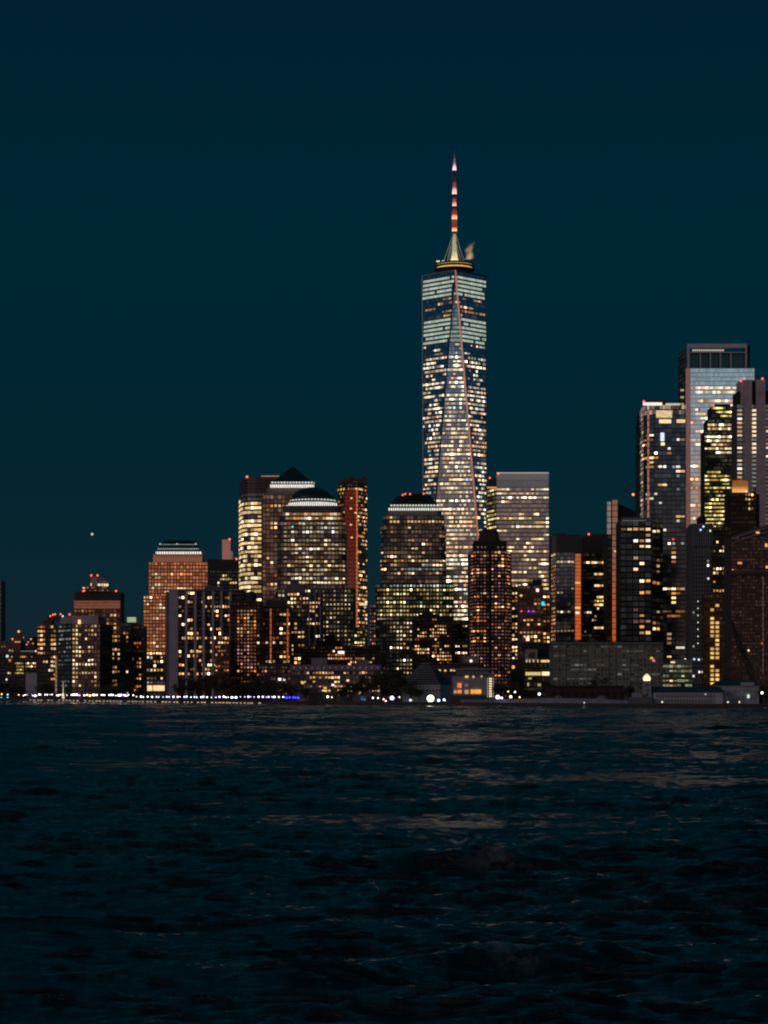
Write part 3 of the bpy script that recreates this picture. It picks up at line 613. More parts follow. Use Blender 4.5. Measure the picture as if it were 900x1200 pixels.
for dx, px, py in ((-13.5, -3, 276), (-7.5, -2.4, 276), (-9, -8, 289), (11.5, 3, 276), (8, 2.2, 283)):
    MB().rod((cxs + dx * (yc / F) * 1.0, cys - 4, Z(309, yc)), (cxs + px * (yc / F) * .6, cys - 2, Z(py, yc)), .33).build('guy_rod', glow((.16, .16, .12)), b.o)
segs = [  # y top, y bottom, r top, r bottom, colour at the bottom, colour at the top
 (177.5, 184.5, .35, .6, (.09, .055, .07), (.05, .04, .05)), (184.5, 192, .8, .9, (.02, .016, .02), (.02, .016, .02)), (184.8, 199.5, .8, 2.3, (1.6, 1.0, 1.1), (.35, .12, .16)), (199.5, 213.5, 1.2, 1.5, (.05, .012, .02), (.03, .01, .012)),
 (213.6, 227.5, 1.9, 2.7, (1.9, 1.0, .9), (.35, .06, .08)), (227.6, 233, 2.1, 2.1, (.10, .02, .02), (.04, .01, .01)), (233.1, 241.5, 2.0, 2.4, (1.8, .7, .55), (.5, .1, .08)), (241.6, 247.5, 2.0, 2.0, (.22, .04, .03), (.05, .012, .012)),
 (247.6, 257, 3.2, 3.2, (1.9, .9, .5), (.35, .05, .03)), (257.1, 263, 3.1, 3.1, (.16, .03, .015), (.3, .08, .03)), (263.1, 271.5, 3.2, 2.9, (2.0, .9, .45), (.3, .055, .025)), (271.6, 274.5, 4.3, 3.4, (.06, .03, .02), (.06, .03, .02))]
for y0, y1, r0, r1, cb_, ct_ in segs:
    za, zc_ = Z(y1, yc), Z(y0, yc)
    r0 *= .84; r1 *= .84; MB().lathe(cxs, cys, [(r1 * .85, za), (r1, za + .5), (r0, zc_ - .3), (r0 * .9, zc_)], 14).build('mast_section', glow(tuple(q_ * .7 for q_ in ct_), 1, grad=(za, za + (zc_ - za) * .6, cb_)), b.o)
for y in (193, 214.5, 248, 272.4): MB().rod((cxs - 3.2, cys - 1, Z(y, yc)), (cxs + 3.2, cys - 1, Z(y, yc)), .25).build('cross_arm', plain((.06, .04, .04)), b.o)
b.done(100)
SKY = b

# steam drifting off the roof
m, nt = new_mat('steam'); out = N(nt, 'ShaderNodeOutputMaterial'); pv = N(nt, 'ShaderNodeVolumePrincipled')
tc = N(nt, 'ShaderNodeTexCoord'); nz = N(nt, 'ShaderNodeTexNoise'); nz.inputs['Scale'].default_value = .22; nz.inputs['Detail'].default_value = 6; nz.inputs['Roughness'].default_value = .62
nt.links.new(tc.outputs['Object'], nz.inputs['Vector']); sp = N(nt, 'ShaderNodeSeparateXYZ'); nt.links.new(tc.outputs['Object'], sp.inputs[0])
zz = math_n(nt, 'MAXIMUM', sp.outputs[2], 0.01)
bend = math_n(nt, 'MULTIPLY', math_n(nt, 'POWER', zz, 1.5), .055)
wob = math_n(nt, 'MULTIPLY', math_n(nt, 'SINE', math_n(nt, 'MULTIPLY', zz, .45)), 1.1)
dx = math_n(nt, 'SUBTRACT', math_n(nt, 'SUBTRACT', sp.outputs[0], bend), wob)
r2 = math_n(nt, 'ADD', math_n(nt, 'MULTIPLY', dx, dx), math_n(nt, 'MULTIPLY', sp.outputs[1], sp.outputs[1]))
r2 = math_n(nt, 'DIVIDE', r2, 32.0)
up = math_n(nt, 'MULTIPLY', math_n(nt, 'POWER', math_n(nt, 'DIVIDE', zz, 19.0), 2.0), .75)
dens = math_n(nt, 'MAXIMUM', math_n(nt, 'SUBTRACT', math_n(nt, 'SUBTRACT', math_n(nt, 'MULTIPLY', nz.outputs['Fac'], 2.0), math_n(nt, 'ADD', r2, up)), .34), 0)
dens = math_n(nt, 'MULTIPLY', dens, .065)
nt.links.new(dens, pv.inputs['Density']); nt.links.new(math_n(nt, 'MULTIPLY', dens, 1.9), pv.inputs['Emission Strength'])
pv.inputs['Emission Color'].default_value = (1, .62, .30, 1); nt.links.new(pv.outputs[0], out.inputs['Volume'])  # emission stands in for beacon light falling on the steam
sx = X(548.5, yc)
steam = MB().box(-9, 17, -9, 9, 0, 34)
o = steam.build('steam_plume', m, None, (sx, yc - 8, Z(305.5, yc))); tag(o, 'yellow lit puff of steam rising beside the foot of the spire', 'steam', kind='stuff')

# ================================================================== centre right
b = Bld('office_tower', 612, 2520, 'broad rose grey glass block with a pale blank top band, right behind the tallest tower')
SV = dict(wall=(.16, .12, .11), glass=(.50, .45, .44), w=.96, h=.74, dim=(.8, .4, .25), ds=.16, dp=.5, metal=.95, rough=.2)
t = b.tier('wall', flat(582, 643, 2510), 571, cw=2.9, ch=4.85, **SV)
b.lights(t, (583, 643, 573, 600), p=.6, run=5, fv=.4, pal='office', bri=.8, w=1.0, h=.42, join=True); b.lights(t, (583, 643, 600, 690), p=.46, run=4, fv=.6, pal='cream', bri=1.1, w=1.0, h=.46, join=True)
b.tier('top_band', flat(582, 643, 2511), 554.5, 571, cw=30, ch=8.4, wall=(.5, .48, .48), glass=(.62, .64, .66), w=.99, h=.9, ds=0, metal=.9, rough=.3)
t = b.tier('side_wall', [(570, 2545), (581.9, 2512)], 571, depth=1, cw=3, ch=4.85, wall=(.05, .05, .03), glass=(.1, .1, .08), ds=.3, dp=.9, dim=(.7, .5, .2))
b.lights(t, (569, 582, 573, 700), p=.75, run=4, fv=.3, pal='yellow', bri=.7, w=1, h=.4, join=True)
b.one(570.5, 582, 570.5, 572.3, 2509, (.9, .25, .08), 'cornice_light'); b.tier('corner_screen', [(573, 2535), (581.8, 2513)], 560, 571, depth=1, mat=plain((.08, .12, .13), .3, .6))
b.one(582, 643, 553.6, 554.6, 2509.5, (.5, .42, .36), 'parapet'); b.beacon(574, 560, 2508, (1, .1, .05), 1.2); b.beacon(584, 555, 2508, (1, .2, .1), 1.0); b.done()

b = Bld('residential_tower', 575, 1410, 'dark brick tower with a stepped black cap, in front of the tallest tower')
OD = dict(wall=(.022, .014, .014), glass=(.05, .04, .045), w=.6, h=.5, dim=(.6, .25, .2), ds=.22, dp=1.0, metal=.3)
t1 = b.tier('wall', [(550, 1426), (554.5, 1412), (558, 1408), (572.8, 1408)], 645, cw=3.95, ch=4.02, **OD)
t2 = b.tier('wall', [(575.2, 1408), (593, 1408), (599.6, 1424)], 645, cw=3.95, ch=4.02, **OD)
b.tier('recess_wall', flat(572.8, 575.2, 1411), 640, cw=3, ch=4, wall=(.015, .01, .01), glass=(.02, .02, .02), ds=0)
for t in (t1, t2):
    b.lights(t, (551, 599, 646, 780), p=.78, run=1.2, fv=.1, pal='rose', bri=.15, w=.55, h=.4, bv=.5)
    b.lights(t, (552, 597, 650, 800), p=.15, run=1.4, fv=.9, pal='orange', bri=1.25, w=.72, h=.5)
b.lights(t1, (552, 572, 646, 650), p=.8, fv=0, pal='cream', bri=.5); b.lights(t2, (575, 597, 646, 650), p=.8, fv=0, pal='cream', bri=.5)
DK = plain((.018, .012, .012))
b.box('cap', 555.5, 594, 634, 645, 1412, 24, DK); b.frustum('cap', 557, 592.5, 641, 561, 587, 632, 1413, plain((.03, .016, .015)))
b.frustum('cap_roof', 560.5, 586, 634, 563, 583.5, 621.5, 1415, plain((.05, .02, .018))); b.frustum('cap_roof', 562.5, 584, 621.8, 567, 580, 619.6, 1416, DK)
for a, c in ((559, 561), (564, 565.6), (568, 569.4), (583, 584.5), (588, 589.6)): b.one(a, c, 640.6, 642, 1411, (.25, .13, .10))
b.done()
b = Bld('office_building', 604, 1930, 'narrow block full of yellow windows between the dark brick tower and the brown block')
t = b.tier('wall', flat(596, 612, 1930), 684, cw=3.7, ch=4.5, wall=(.05, .04, .03), glass=(.05, .05, .05), ds=.2); b.lights(t, p=.68, run=1.6, fv=.4, pal='warm', bri=.85); b.done()
b = Bld('apartment_building', 626, 1720, 'brown block with a black roof house, a teal window and three purple lights')
t = b.tier('wall', flat(608.5, 636, 1720), 686, cw=4.2, ch=4.8, wall=(.14, .075, .06), glass=(.05, .04, .04), ds=.25, dim=(.6, .25, .12))
t2 = b.tier('wing_wall', flat(636.1, 645.5, 1724), 692, cw=4.2, ch=4.8, wall=(.12, .055, .025), glass=(.05, .04, .03), ds=.25)
b.lights(t, (609, 636, 688, 712), p=.3, pal='warm', bri=.9); b.lights(t, (609, 645, 724, 755), p=.5, run=1.5, pal='warm', bri=1.1); b.lights(t2, p=.4, pal='warm', bri=.8)
b.box('roof_house', 625, 635, 679, 686, 1722, 10, plain((.012, .01, .01))); b.box('roof_house', 619, 625, 683.5, 686, 1724, 8, plain((.015, .01, .01)))
b.one(616.5, 620.3, 746.5, 751, 1718, (1.5, 1.1, .7)); b.one(634.5, 638, 705, 709.6, 1718, (.04, .8, 1.0), label='teal lit window'); b.one(628.3, 631.5, 689.8, 693.4, 1718, (1.3, 1.2, 1.0))
for px, c in ((611, (1.2, .1, .12)), (619.6, (.7, .06, 1.2)), (625, (.7, .06, .9))): b.beacon(px, 716.2, 1716, c, 1.15, 1.1)
b.done()
b = Bld('low_building', 632, 1360, 'low building with a black roof, white framed corner and one long yellow window band', 'building')
t = b.tier('wall', flat(614, 650, 1360), 771, cw=2.4, ch=5.6, wall=(.06, .035, .015), glass=(.05, .05, .04), ds=.12, dim=(.5, .4, .2))
b.box('roof', 613, 650.5, 753, 762, 1362, 20, plain((.012, .014, .016))); b.box('upper_wall', 630, 650, 762, 771, 1364, 20, plain((.03, .02, .02)))
m = MB()
for a, c, y0, y1 in ((616, 630, 761, 764.5), (616, 619, 764.5, 775), (627, 629.6, 764.5, 772), (619, 630, 771.4, 775)): m.box(X(a, 1358) - b.x, X(c, 1358) - b.x - .05, -3, 4, Z(y1, 1358), Z(y0, 1358))
m.build('white_frame', plain((.30, .23, .21)), b.o)
for a in range(7): b.one(616 + a * 2.55, 618.2 + a * 2.55, 787.6, 791.4, 1358.5, (.75, .66, .30))
b.one(635, 644.3, 787.2, 791.6, 1358.5, (1.1, 1.0, .6)); b.one(634, 644, 773.6, 776, 1358, (1.0, .72, .36)); b.one(644.2, 647, 772, 776, 1358, (.8, .5, .2)); b.one(619, 623, 794, 796, 1358, (.4, .34, .18)); b.one(618, 620, 800, 804, 1358, (.45, .36, .18)); b.one(630, 634, 801, 804, 1358, (.4, .3, .16))
b.one(600, 603, 780, 783.5, 1358, (1, .55, .18)); b.box('side_wall', 599, 613.8, 772, 812, 1362, 15, plain((.03, .022, .02)))
for x0 in (616.5, 620, 624.5, 629.5, 640): b.one(x0, x0 + 1.7, 773, 776.2, 1355, (.55, .45, .25))
b.done()
b = Bld('apartment_building', 506, 1520, 'black irregular block speckled with orange windows, in front of the banded tower')
t = b.tier('wall', flat(483, 530, 1520), 724, cw=2.9, ch=3.9, ds=.03, wall=(.016, .012, .012), glass=(.03, .03, .03))
for rc, p in (((502, 512, 722, 727), .8), ((490, 500, 738, 748), .35), ((506, 525, 732, 748), .5), ((488, 503, 758, 768), .6), ((506, 518, 750, 772), .6), ((512, 528, 765, 778), .55), ((484, 530, 728, 765), .12)): b.lights(t, rc, p=p, run=1.6, fv=.4, pal='warm', bri=.95, w=.7, h=.5)
b.box('roof_house', 490, 514, 719.5, 724, 1524, 12, plain((.015, .012, .012))); b.box('roof_house', 496, 506, 716, 719.5, 1526, 8, plain((.015, .012, .012))); b.done()
b = Bld('apartment_building', 541, 1560, 'black narrow block with cream rows near its foot, left of the dark brick tower')
t = b.tier('wall', flat(530.3, 552, 1560), 728, cw=2.9, ch=3.9, ds=.06, wall=(.02, .022, .018), glass=(.04, .04, .04)); b.lights(t, (534, 549, 755, 768), p=.75, run=3, pal='warm', bri=.95); b.lights(t, (531, 550, 730, 755), p=.12, bri=.7)
b.box('parapet', 530.3, 552, 726.8, 728, 1559, 16, plain((.03, .03, .03))); b.done()

# museum, white waterfront building
b = Bld('museum', 501, 1262, 'six-sided museum with a stepped louvred roof, behind the brightest white lamp on the shore', 'museum')
cy = 22
def hexp(r): return [(r * math.sin(R(30 + 60 * i)), cy - r * math.cos(R(30 + 60 * i))) for i in range(6)]
gr = plain((.11, .11, .13), .9); kx = 1262 / F
for i in range(9):
    r0 = 31 - i * 2.95; z0, z1 = Z(802.5 - i * 2.9, 1262), Z(802.5 - (i + 1) * 2.9, 1262)
    MB().frus(hexp(r0 * kx), z0 + .55, hexp((r0 - .9) * kx), z1).build('roof_step', gr, b.o); MB().frus(hexp((r0 - 1.6) * kx), z0 - .1, hexp((r0 - 1.6) * kx), z0 + .55).build('roof_joint', plain((.03, .03, .035)), b.o)
MB().frus(hexp(31 * kx), 0, hexp(31 * kx), Z(802.6, 1262)).build('wall', plain((.42, .42, .40)), b.o)
for i in range(7):
    xx = -14 * kx + (5 + i * 3.8) * kx; 
    for yy, hh in ((808, 2.4), (804.2, 1.1)): MB().box(xx, xx + 2.0 * kx, cy - 31 * kx * .866 - .35, cy - 31 * kx * .866 - .05, Z(yy + hh, 1250), Z(yy, 1250)).build('window_opening', plain((.015, .015, .018), .3), b.o)
b.done()
for px, w_ in ((477, 6.5), (486, 6.0), (494.5, 4.5)):
    pass
b = Bld('pavilion', 551, 1235, 'white waterfront building with orange windows and a lit glass stair tower at its right end', 'building')
WH = plain((.24, .23, .29), .7)
b.box('wall', 531, 570, 791, 812, 1235, 22, WH); b.box('upper_wall', 536, 573, 785, 791, 1237, 18, plain((.16, .15, .18))); b.box('roof_slab', 533, 575, 783.4, 785, 1235, 20, plain((.24, .22, .25))); b.box('roof_slab', 529.5, 571.5, 790, 791.1, 1233, 22, plain((.08, .08, .1)))
b.box('stair_tower', 570.2, 579.5, 790, 812, 1236, 10, plain((.15, .15, .17), .4)); b.box('roof_slab', 570, 580, 788.6, 790, 1235, 12, plain((.22, .2, .23)))
for i in range(8): b.one(573.2, 576.4, 794.5 + i * 2.9, 796.4 + i * 2.9, 1234.2, (1.0, .86, .5))
for i in range(8): b.one(570.9, 571.7, 794.5 + i * 2.9, 796.9 + i * 2.9, 1234.2, (.35, .33, .2)); b.one(577.8, 578.5, 794.5 + i * 2.9, 796.9 + i * 2.9, 1234.2, (.35, .33, .2))
for x0, x1, y0, y1, c in ((536, 541, 800.5, 806, (.85, .22, .07)), (532, 535, 809, 812.5, (.6, .3, .14)), (536, 541, 808.5, 812.5, (.8, .28, .09)), (544.5, 549, 801.5, 804.5, (.16, .1, .09)), (544.5, 549, 808.5, 813, (.5, .3, .18)), (551.5, 556, 808, 813, (.95, .38, .05)), (556.3, 564, 808, 813, (1.0, .45, .06)), (545, 549, 791.8, 794.4, (.85, .55, .15)), (553.6, 556, 791.8, 794.4, (.65, .45, .14)), (563.5, 565.3, 791.6, 793.8, (.6, .45, .2))): b.one(x0, x1, y0, y1, 1233.8, c)
b.box('pergola', 528, 570, 814.6, 815.6, 1229, 6, plain((.05, .05, .06)))
b.done()
b = Bld('low_building', 549, 1330, 'flat pinkish roof house with one white lamp, behind the white waterfront building', 'building')
b.box('wall', 538, 561, 768.5, 812, 1330, 12, plain((.22, .16, .17))); b.box('duct', 536.6, 539.6, 769, 777, 1328, 3, plain((.02, .02, .02))); b.box('roof_slab', 524, 562, 776.6, 779, 1326, 14, plain((.06, .025, .02)))
b.beacon(552, 774.5, 1325, (1, .85, .8), 1.7, 1.6)
for x0, y0 in ((514, 784.6), (520.5, 784.8), (527.5, 784.5), (531, 784.5)): b.one(x0, x0 + 2.6, y0, y0 + 2, 1322, (1, .55, .2))
b.box('wing_wall', 508, 537.5, 779.1, 812, 1328, 12, plain((.05, .03, .025))); b.done()

b = Bld('low_building', 392, 1400, 'long low lavender brick building with a pale cornice, behind the shore trees at centre left', 'building')
t = b.tier('wall', flat(341, 446, 1400), 786, cw=3.6, ch=5.2, wall=(.12, .085, .11), glass=(.04, .04, .05), ds=.15, dim=(.6, .35, .2))
b.lights(t, (343, 446, 788, 810), p=.24, run=1.5, fv=.4, pal='warm', bri=1.0, w=.75, h=.5); b.lights(t, (384, 446, 786, 792), p=.25, pal='orange', bri=.6)
b.box('cornice', 340, 446.5, 779, 786, 1398, 24, plain((.20, .14, .19))); b.box('plant_room', 365, 383, 771, 779, 1402, 12, plain((.2, .16, .2))); b.box('plant_room', 417, 431.5, 773, 779, 1402, 10, plain((.17, .13, .15)))
for a in range(344, 444, 7): b.one(a, a + 1.7, 781.5, 783.5, 1397.4, (.10, .06, .07))
for x0, y0, c in ((388.5, 801.5, (1.3, 1.2, 1.1)), (406, 796.2, (1.1, .8, .4)), (408, 777, (1.2, .6, .25)), (424, 787, (1.0, .6, .3)), (353, 799, (1, .6, .15)), (379.5, 805, (.9, .6, .1)), (380, 808.4, (.9, .6, .12)), (420, 811, (.8, .5, .14)), (426, 802.5, (.8, .7, .5))): b.one(x0, x0 + 3.2, y0, y0 + 2.4, 1394, c)
b.done()
b = Bld('low_building', 398, 1560, 'wide black block with a broken row of orange windows, just above the lavender building', 'building')
t = b.tier('wall', flat(352, 446, 1560), 757, cw=2.9, ch=4.2, wall=(.02, .015, .015), glass=(.03, .03, .03), ds=.06)
b.lights(t, (384, 414, 765, 774), p=.75, run=2, fv=.2, pal='orange', bri=1.0); b.lights(t, (350, 446, 768, 776), p=.3, bri=.8); b.lights(t, (350, 400, 758, 766), p=.18, bri=.7)
b.one(396, 403.5, 763, 766.2, 1558, (1.3, 1.1, .9)); b.box('roof_house', 372, 400, 751, 757, 1563, 14, plain((.02, .012, .012))); b.box('roof_house', 380, 392, 744, 751, 1566, 10, plain((.02, .012, .012))); b.done()
b = Bld('low_building', 320, 1420, 'low dark red block with pale windows below the tower with two orange strips', 'building')
t = b.tier('wall', flat(303, 341, 1420), 780, cw=3.4, ch=4.4, wall=(.07, .035, .035), glass=(.04, .035, .035), ds=.25, dim=(.6, .3, .2)); b.lights(t, (305, 341, 781, 795), p=.35, pal='orange', bri=.7)
b.one(326, 329.5, 794.6, 797.6, 1418, (1.3, 1.3, 1.3)); b.one(331.5, 334.5, 795.6, 797.8, 1418, (.7, .7, .65)); b.box('parapet', 302.6, 341.4, 778.6, 780, 1419, 14, plain((.09, .06, .07))); b.done()
#@@RIGHT@@
# ================================================================== right cluster
b = Bld('residential_tower', 664, 1800, 'navy glass tower with an orange panel of painted sunset glow down its right side')
t = b.tier('wall', [(646, 1825), (651, 1800), (673.4, 1796)], 647, cw=4.3, ch=4.5, wall=(.02, .018, .025), glass=(.12, .15, .20), ds=.1, dim=(.5, .3, .2), w=.92, h=.8, metal=.8)
b.lights(t, (646, 651, 649, 752), p=.6, run=1.2, pal='orange', bri=.4); b.lights(t, (652, 674, 655, 662), p=.85, fv=0, run=3, pal='cream', bri=.7, w=.85); b.lights(t, (652, 674, 682, 752), p=.22, fv=1, run=3, pal='office', bri=.6)
b.tier('crown', [(647, 1822), (652, 1801), (680, 1800)], 626.5, 647, mat=plain((.02, .022, .026), .3, .4), depth=22)
b.box('plant_room', 650, 664, 625, 626.5, 1812, 10, plain((.05, .04, .05)))
b.one(674.2, 680.6, 649, 750, 1795, (0, 0, 0), 'sunset_glow_panel', glow((.50, .12, .035), .9, lines=4.4 * 1795 / F, grad=(Z(750, 1795), Z(650, 1795), (.62, .10, .02))))  # emission paints the sunset that an angled face would reflect
b.one(674.5, 679, 716.8, 719.4, 1794, (1.4, 1.1, .8)); b.one(674, 680, 711, 713.6, 1794, (1.1, .6, .2)); b.one(674, 680, 682, 684, 1794, (1.0, .5, .15)); b.done()
b = Bld('office_tower', 698, 1870, 'black tower with a central stack of yellow lit floors, between the two orange striped towers')
t = b.tier('wall', flat(681.3, 716, 1870), 648, cw=3.0, ch=4.5, wall=(.02, .016, .016), glass=(.07, .06, .06), ds=.08, w=.85, h=.7)
b.lights(t, (685, 711, 656, 663), p=.95, run=6, fv=0, pal='warm', bri=.9, w=.95, join=True)
for y in (672, 685, 699, 707, 733): b.lights(t, (696, 711, y, y + 4.6), p=.9, run=5, fv=0, pal='warm', bri=1.0, w=.95, join=True)
b.lights(t, (696, 708, 700, 712), p=.6, pal='yellow', bri=1); b.lights(t, (683, 712, 660, 752), p=.1, pal='office', bri=.6)
b.tier('crown', flat(682, 715, 1872), 628, 648, mat=plain((.03, .022, .024))); b.box('plant_room', 687, 712, 625.6, 628, 1878, 12, plain((.04, .03, .03))); b.beacon(690, 626, 1869, (1, .1, .1), 1.3); b.done()

b = Bld('residential_tower', 735, 1760, 'tower with a sloping black roof, a full height orange stripe and a pale left fin')
t = b.tier('wall', flat(711.3, 758, 1760), 626, cw=6, ch=6.6, ds=.08, wall=(.02, .02, .025), glass=(.05, .055, .065))
b.tier('sloping_roof', flat(716, 757, 1762), 586.5, 626, mat=plain((.008, .01, .013), .8), slope=-18, cw=6, ch=6)
b.one(711.5, 716, 588, 626, 1759, (0, 0, 0), 'pale_fin', glow((.26, .20, .19), .75, lines=4.5)); b.one(717.6, 723.6, 586, 752, 1758, (0, 0, 0), 'sunset_glow_stripe', glow((.26, .115, .07), .85, lines=4.5, grad=(Z(740, 1758), Z(640, 1758), (.55, .10, .02))))  # the orange stripe's emission stands in for reflected sunset
b.beacon(720.7, 646, 1756, (1, .5, .2), 1.2, 1.4); b.done()
b = Bld('tower_crane', 742, 1765 + 40, 'small dark tower crane with a raised jib on the sloping roofed tower', 'crane')
yb = 0
def wpt(px, py, D=1805): return (X(px, D) - b.x, 0, Z(py, D))
for nm, p, q, r in (('mast', (748, 603), (748, 580), .8), ('jib', (748, 585), (730, 573), .35), ('jib', (748, 583), (731, 572.3), .25), ('counter_jib', (748, 584), (753, 586), .8), ('tie_bar', (748, 580), (738, 577), .2)): MB().rod(wpt(*p), wpt(*q), r).build(nm, plain((.05, .03, .03)), b.o)
MB().box(wpt(746, 588)[0], wpt(751, 588)[0], -2, 2, wpt(0, 592)[2], wpt(0, 586)[2]).build('cab', plain((.25, .16, .13)), b.o); b.beacon(742, 579.5, 1803, (1, .3, .15), 1.6, 1.7); b.done()

b = Bld('residential_tower', 752, 1520, 'dark gridded glass block with scattered wide yellow windows, below the sloping roofed tower')
t = b.tier('wall', [(727, 1520), (764, 1520)], 610, cw=7.2, ch=6.75, wall=(.022, .02, .02), glass=(.035, .05, .065), w=.86, h=.72, ds=.10, dim=(.4, .35, .32), dp=.6, metal=.8)
t2 = b.tier('wing_wall', [(764.1, 1520), (777, 1528)], 612, cw=7.2, ch=6.75, wall=(.03, .03, .035), glass=(.07, .08, .09), ds=.15, w=.8, h=.6)
b.lights(t, (727, 777, 616, 622), p=.8, run=2, fv=0, pal='warm', bri=.9, w=.85, h=.5); b.lights(t, (740, 777, 622, 690), p=.12, fv=.7, run=1.5, pal='office', bri=1.1, w=.8, h=.5)
b.lights(t, (752, 765, 640, 800), p=.30, run=1.5, pal='warm', bri=1.1, w=.8, h=.5); b.lights(t2, p=.35, run=2, pal='warm', bri=.9, w=.8, h=.5); b.lights(t, (727, 752, 690, 752), p=.22, pal='rose', bri=.5, w=.8)
b.lights(t, (752, 777, 735, 743), p=1, run=4, fv=0, pal='cream', bri=1.3, w=.85, h=.6)
b.tier('crown', flat(729, 764, 1524), 606.5, 610, mat=plain((.09, .1, .12), .3, .5)); b.one(729, 757, 609.6, 610.6, 1519, (.1, .1, .11), 'roof_edge'); b.done()

b = Bld('residential_tower', 778, 1650, 'tall curved dark glass tower with a thin salmon line and a lit roof terrace')
pl = [(750, 1690), (751.3, 1668), (754, 1657), (758.5, 1651), (768, 1648), (804, 1648)]
t = b.tier('wall', pl, 486, cw=5.2, ch=5.3, wall=(.018, .018, .02), glass=(.07, .095, .12), w=.94, h=.84, ds=.05, dim=(.6, .4, .25), dp=.5, metal=.85, rough=.12)
t0 = b.tier('terrace_wall', pl, 474, 486, cw=3.2, ch=6, wall=(.05, .05, .05), glass=(.15, .14, .13), w=.85, h=.8, ds=.8, dp=1.3, dim=(.4, .26, .16))
b.one(769, 787.5, 481, 489.5, 1647, (.75, .52, .27)); b.one(772.5, 786.5, 491.5, 496, 1646.6, (1.2, .85, .4)); b.one(793, 803, 491.5, 495.5, 1646.6, (.95, .65, .25))
b.one(753.5, 776, 471.6, 475.2, 1646.6, (1.0, .95, .85), 'terrace_light'); b.one(780, 797, 472.6, 475, 1646.6, (.6, .52, .42), 'terrace_light'); b.box('roof_house', 760, 782, 468, 472, 1662, 14, plain((.06, .04, .04))); b.beacon(754.5, 470.6, 1646, (1, .12, .2), 1.5, 1.7)
for rc in ((752, 768, 506, 524), (795, 804, 510, 518), (752, 770, 530, 540), (756, 768, 540, 550), (784, 804, 526, 536), (790, 804, 546, 554), (772, 782, 542, 549), (755, 768, 562, 568), (772, 780, 564, 569), (756, 768, 574, 590), (793, 804, 598, 612), (788, 804, 634, 660), (758, 766, 598, 604), (762, 804, 690, 730), (780, 804, 740, 800)):
    b.lights(t, rc, p=.72 if rc[2] < 620 else .36, run=1.5, fv=.1, pal='warm' if rnd.random() < .8 else 'office', bri=.85, w=.95, h=.48, join=True)
b.lights(t, (750, 753, 490, 640), p=.6, run=1, pal='office', bri=.5, w=.6); b.lights(t, (768, 800, 500, 690), p=.05, run=1, pal='cool', bri=.8); b.one(774, 778.5, 507, 517, 1646.5, (.75, .95, 1.1)); b.one(774.5, 779, 518.5, 522, 1646.5, (1.2, 1, .45))
b.one(758.6, 760.8, 480, 612, 1644, (0, 0, 0), 'sunset_glow_line', glow((.42, .17, .13), .85, lines=5)); b.one(788, 790, 631, 633, 1645, (1.4, .12, .05), label='red window'); b.done()  # salmon emission drawn in place of reflected afterglow

b = Bld('office_tower', 842, 2330, 'highest tower at the right, pale blue grey glass with an open framed crown')
S4 = dict(wall=(.25, .29, .33), glass=(.95, .97, 1.0), w=.97, h=.88, ds=.03, metal=1.0, rough=.07)
t = b.tier('wall', flat(809.2, 884, 2330), 431.5, cw=2.9, ch=5.1, **S4)
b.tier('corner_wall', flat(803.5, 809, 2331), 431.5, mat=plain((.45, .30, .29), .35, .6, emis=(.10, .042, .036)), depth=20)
b.tier('side_wall', [(795, 2368), (803.3, 2333)], 409, cw=3, ch=5.1, wall=(.03, .03, .04), glass=(.08, .1, .12), ds=.1, depth=1)
for rc, p in (((803, 868, 450, 455), .9), ((816, 862, 459, 464), .95), ((816, 862, 465, 476), .75), ((816, 834, 476, 484), .5), ((816, 834, 484, 492), .8), ((808, 834, 495, 512), .5), ((810, 830, 512, 518), .8), ((812, 825, 518, 545), .3)): b.lights(t, rc, p=p, run=4, fv=.05, pal='office', bri=1.2, w=1, h=.55, join=True, bv=.3)
b.lights(t, (803, 845, 546, 551), p=.9, run=5, fv=0, pal='office', bri=1.1, w=1, join=True); b.lights(t, (809, 826, 555, 640), p=.38, run=3, pal='warm', bri=.85, w=1, join=True); b.lights(t, (860, 872, 470, 620), p=.3, pal='office', bri=.8, join=True)
for i in range(18): b.one(797.5, 801.5, 456 + i * 8.3, 458.5 + i * 8.3, 2329, (.6 * rnd.random() + .15, .32, .14))
FR = plain((.42, .45, .48), .4, .5)
m = MB()
def cb(a, c, y0, y1, d0=0, d1=3): m.box(X(a, 2332) - b.x, X(c, 2332) - b.x - .02, d0, d1, Z(y1, 2332), Z(y0, 2332))
cb(805, 875, 403, 408); cb(805, 807.6, 408, 431.4); cb(873, 875, 408, 431.4)
for a in (819.8, 831.6, 843.4, 855.6): cb(a, a + 1.2, 414, 431.4)
cb(807.7, 872.9, 412.8, 413.9)
m.build('crown_frame', FR, b.o)
b.box('crown_screen', 807.8, 872.8, 414, 431.3, 2336, 25, plain((.03, .075, .085), .25, .6)); b.box('crown_screen', 875.2, 879, 404, 431.3, 2340, 25, plain((.02, .025, .03)))
t = b.tier('crown_lights', flat(810, 850, 2331), 408.6, 412.4, mat=plain((.1, .1, .1)), depth=2); 
for i in range(15): b.one(811.5 + i * 2.5, 813.3 + i * 2.5, 409.4, 411.6, 2329.5, (.5, .42, .32))
b.box('roof_mast', 838, 842, 401.6, 403, 2350, 4, plain((.1, .1, .1))); b.box('roof_mast', 845, 855, 400.8, 402, 2350, 4, plain((.12, .12, .12))); b.done()

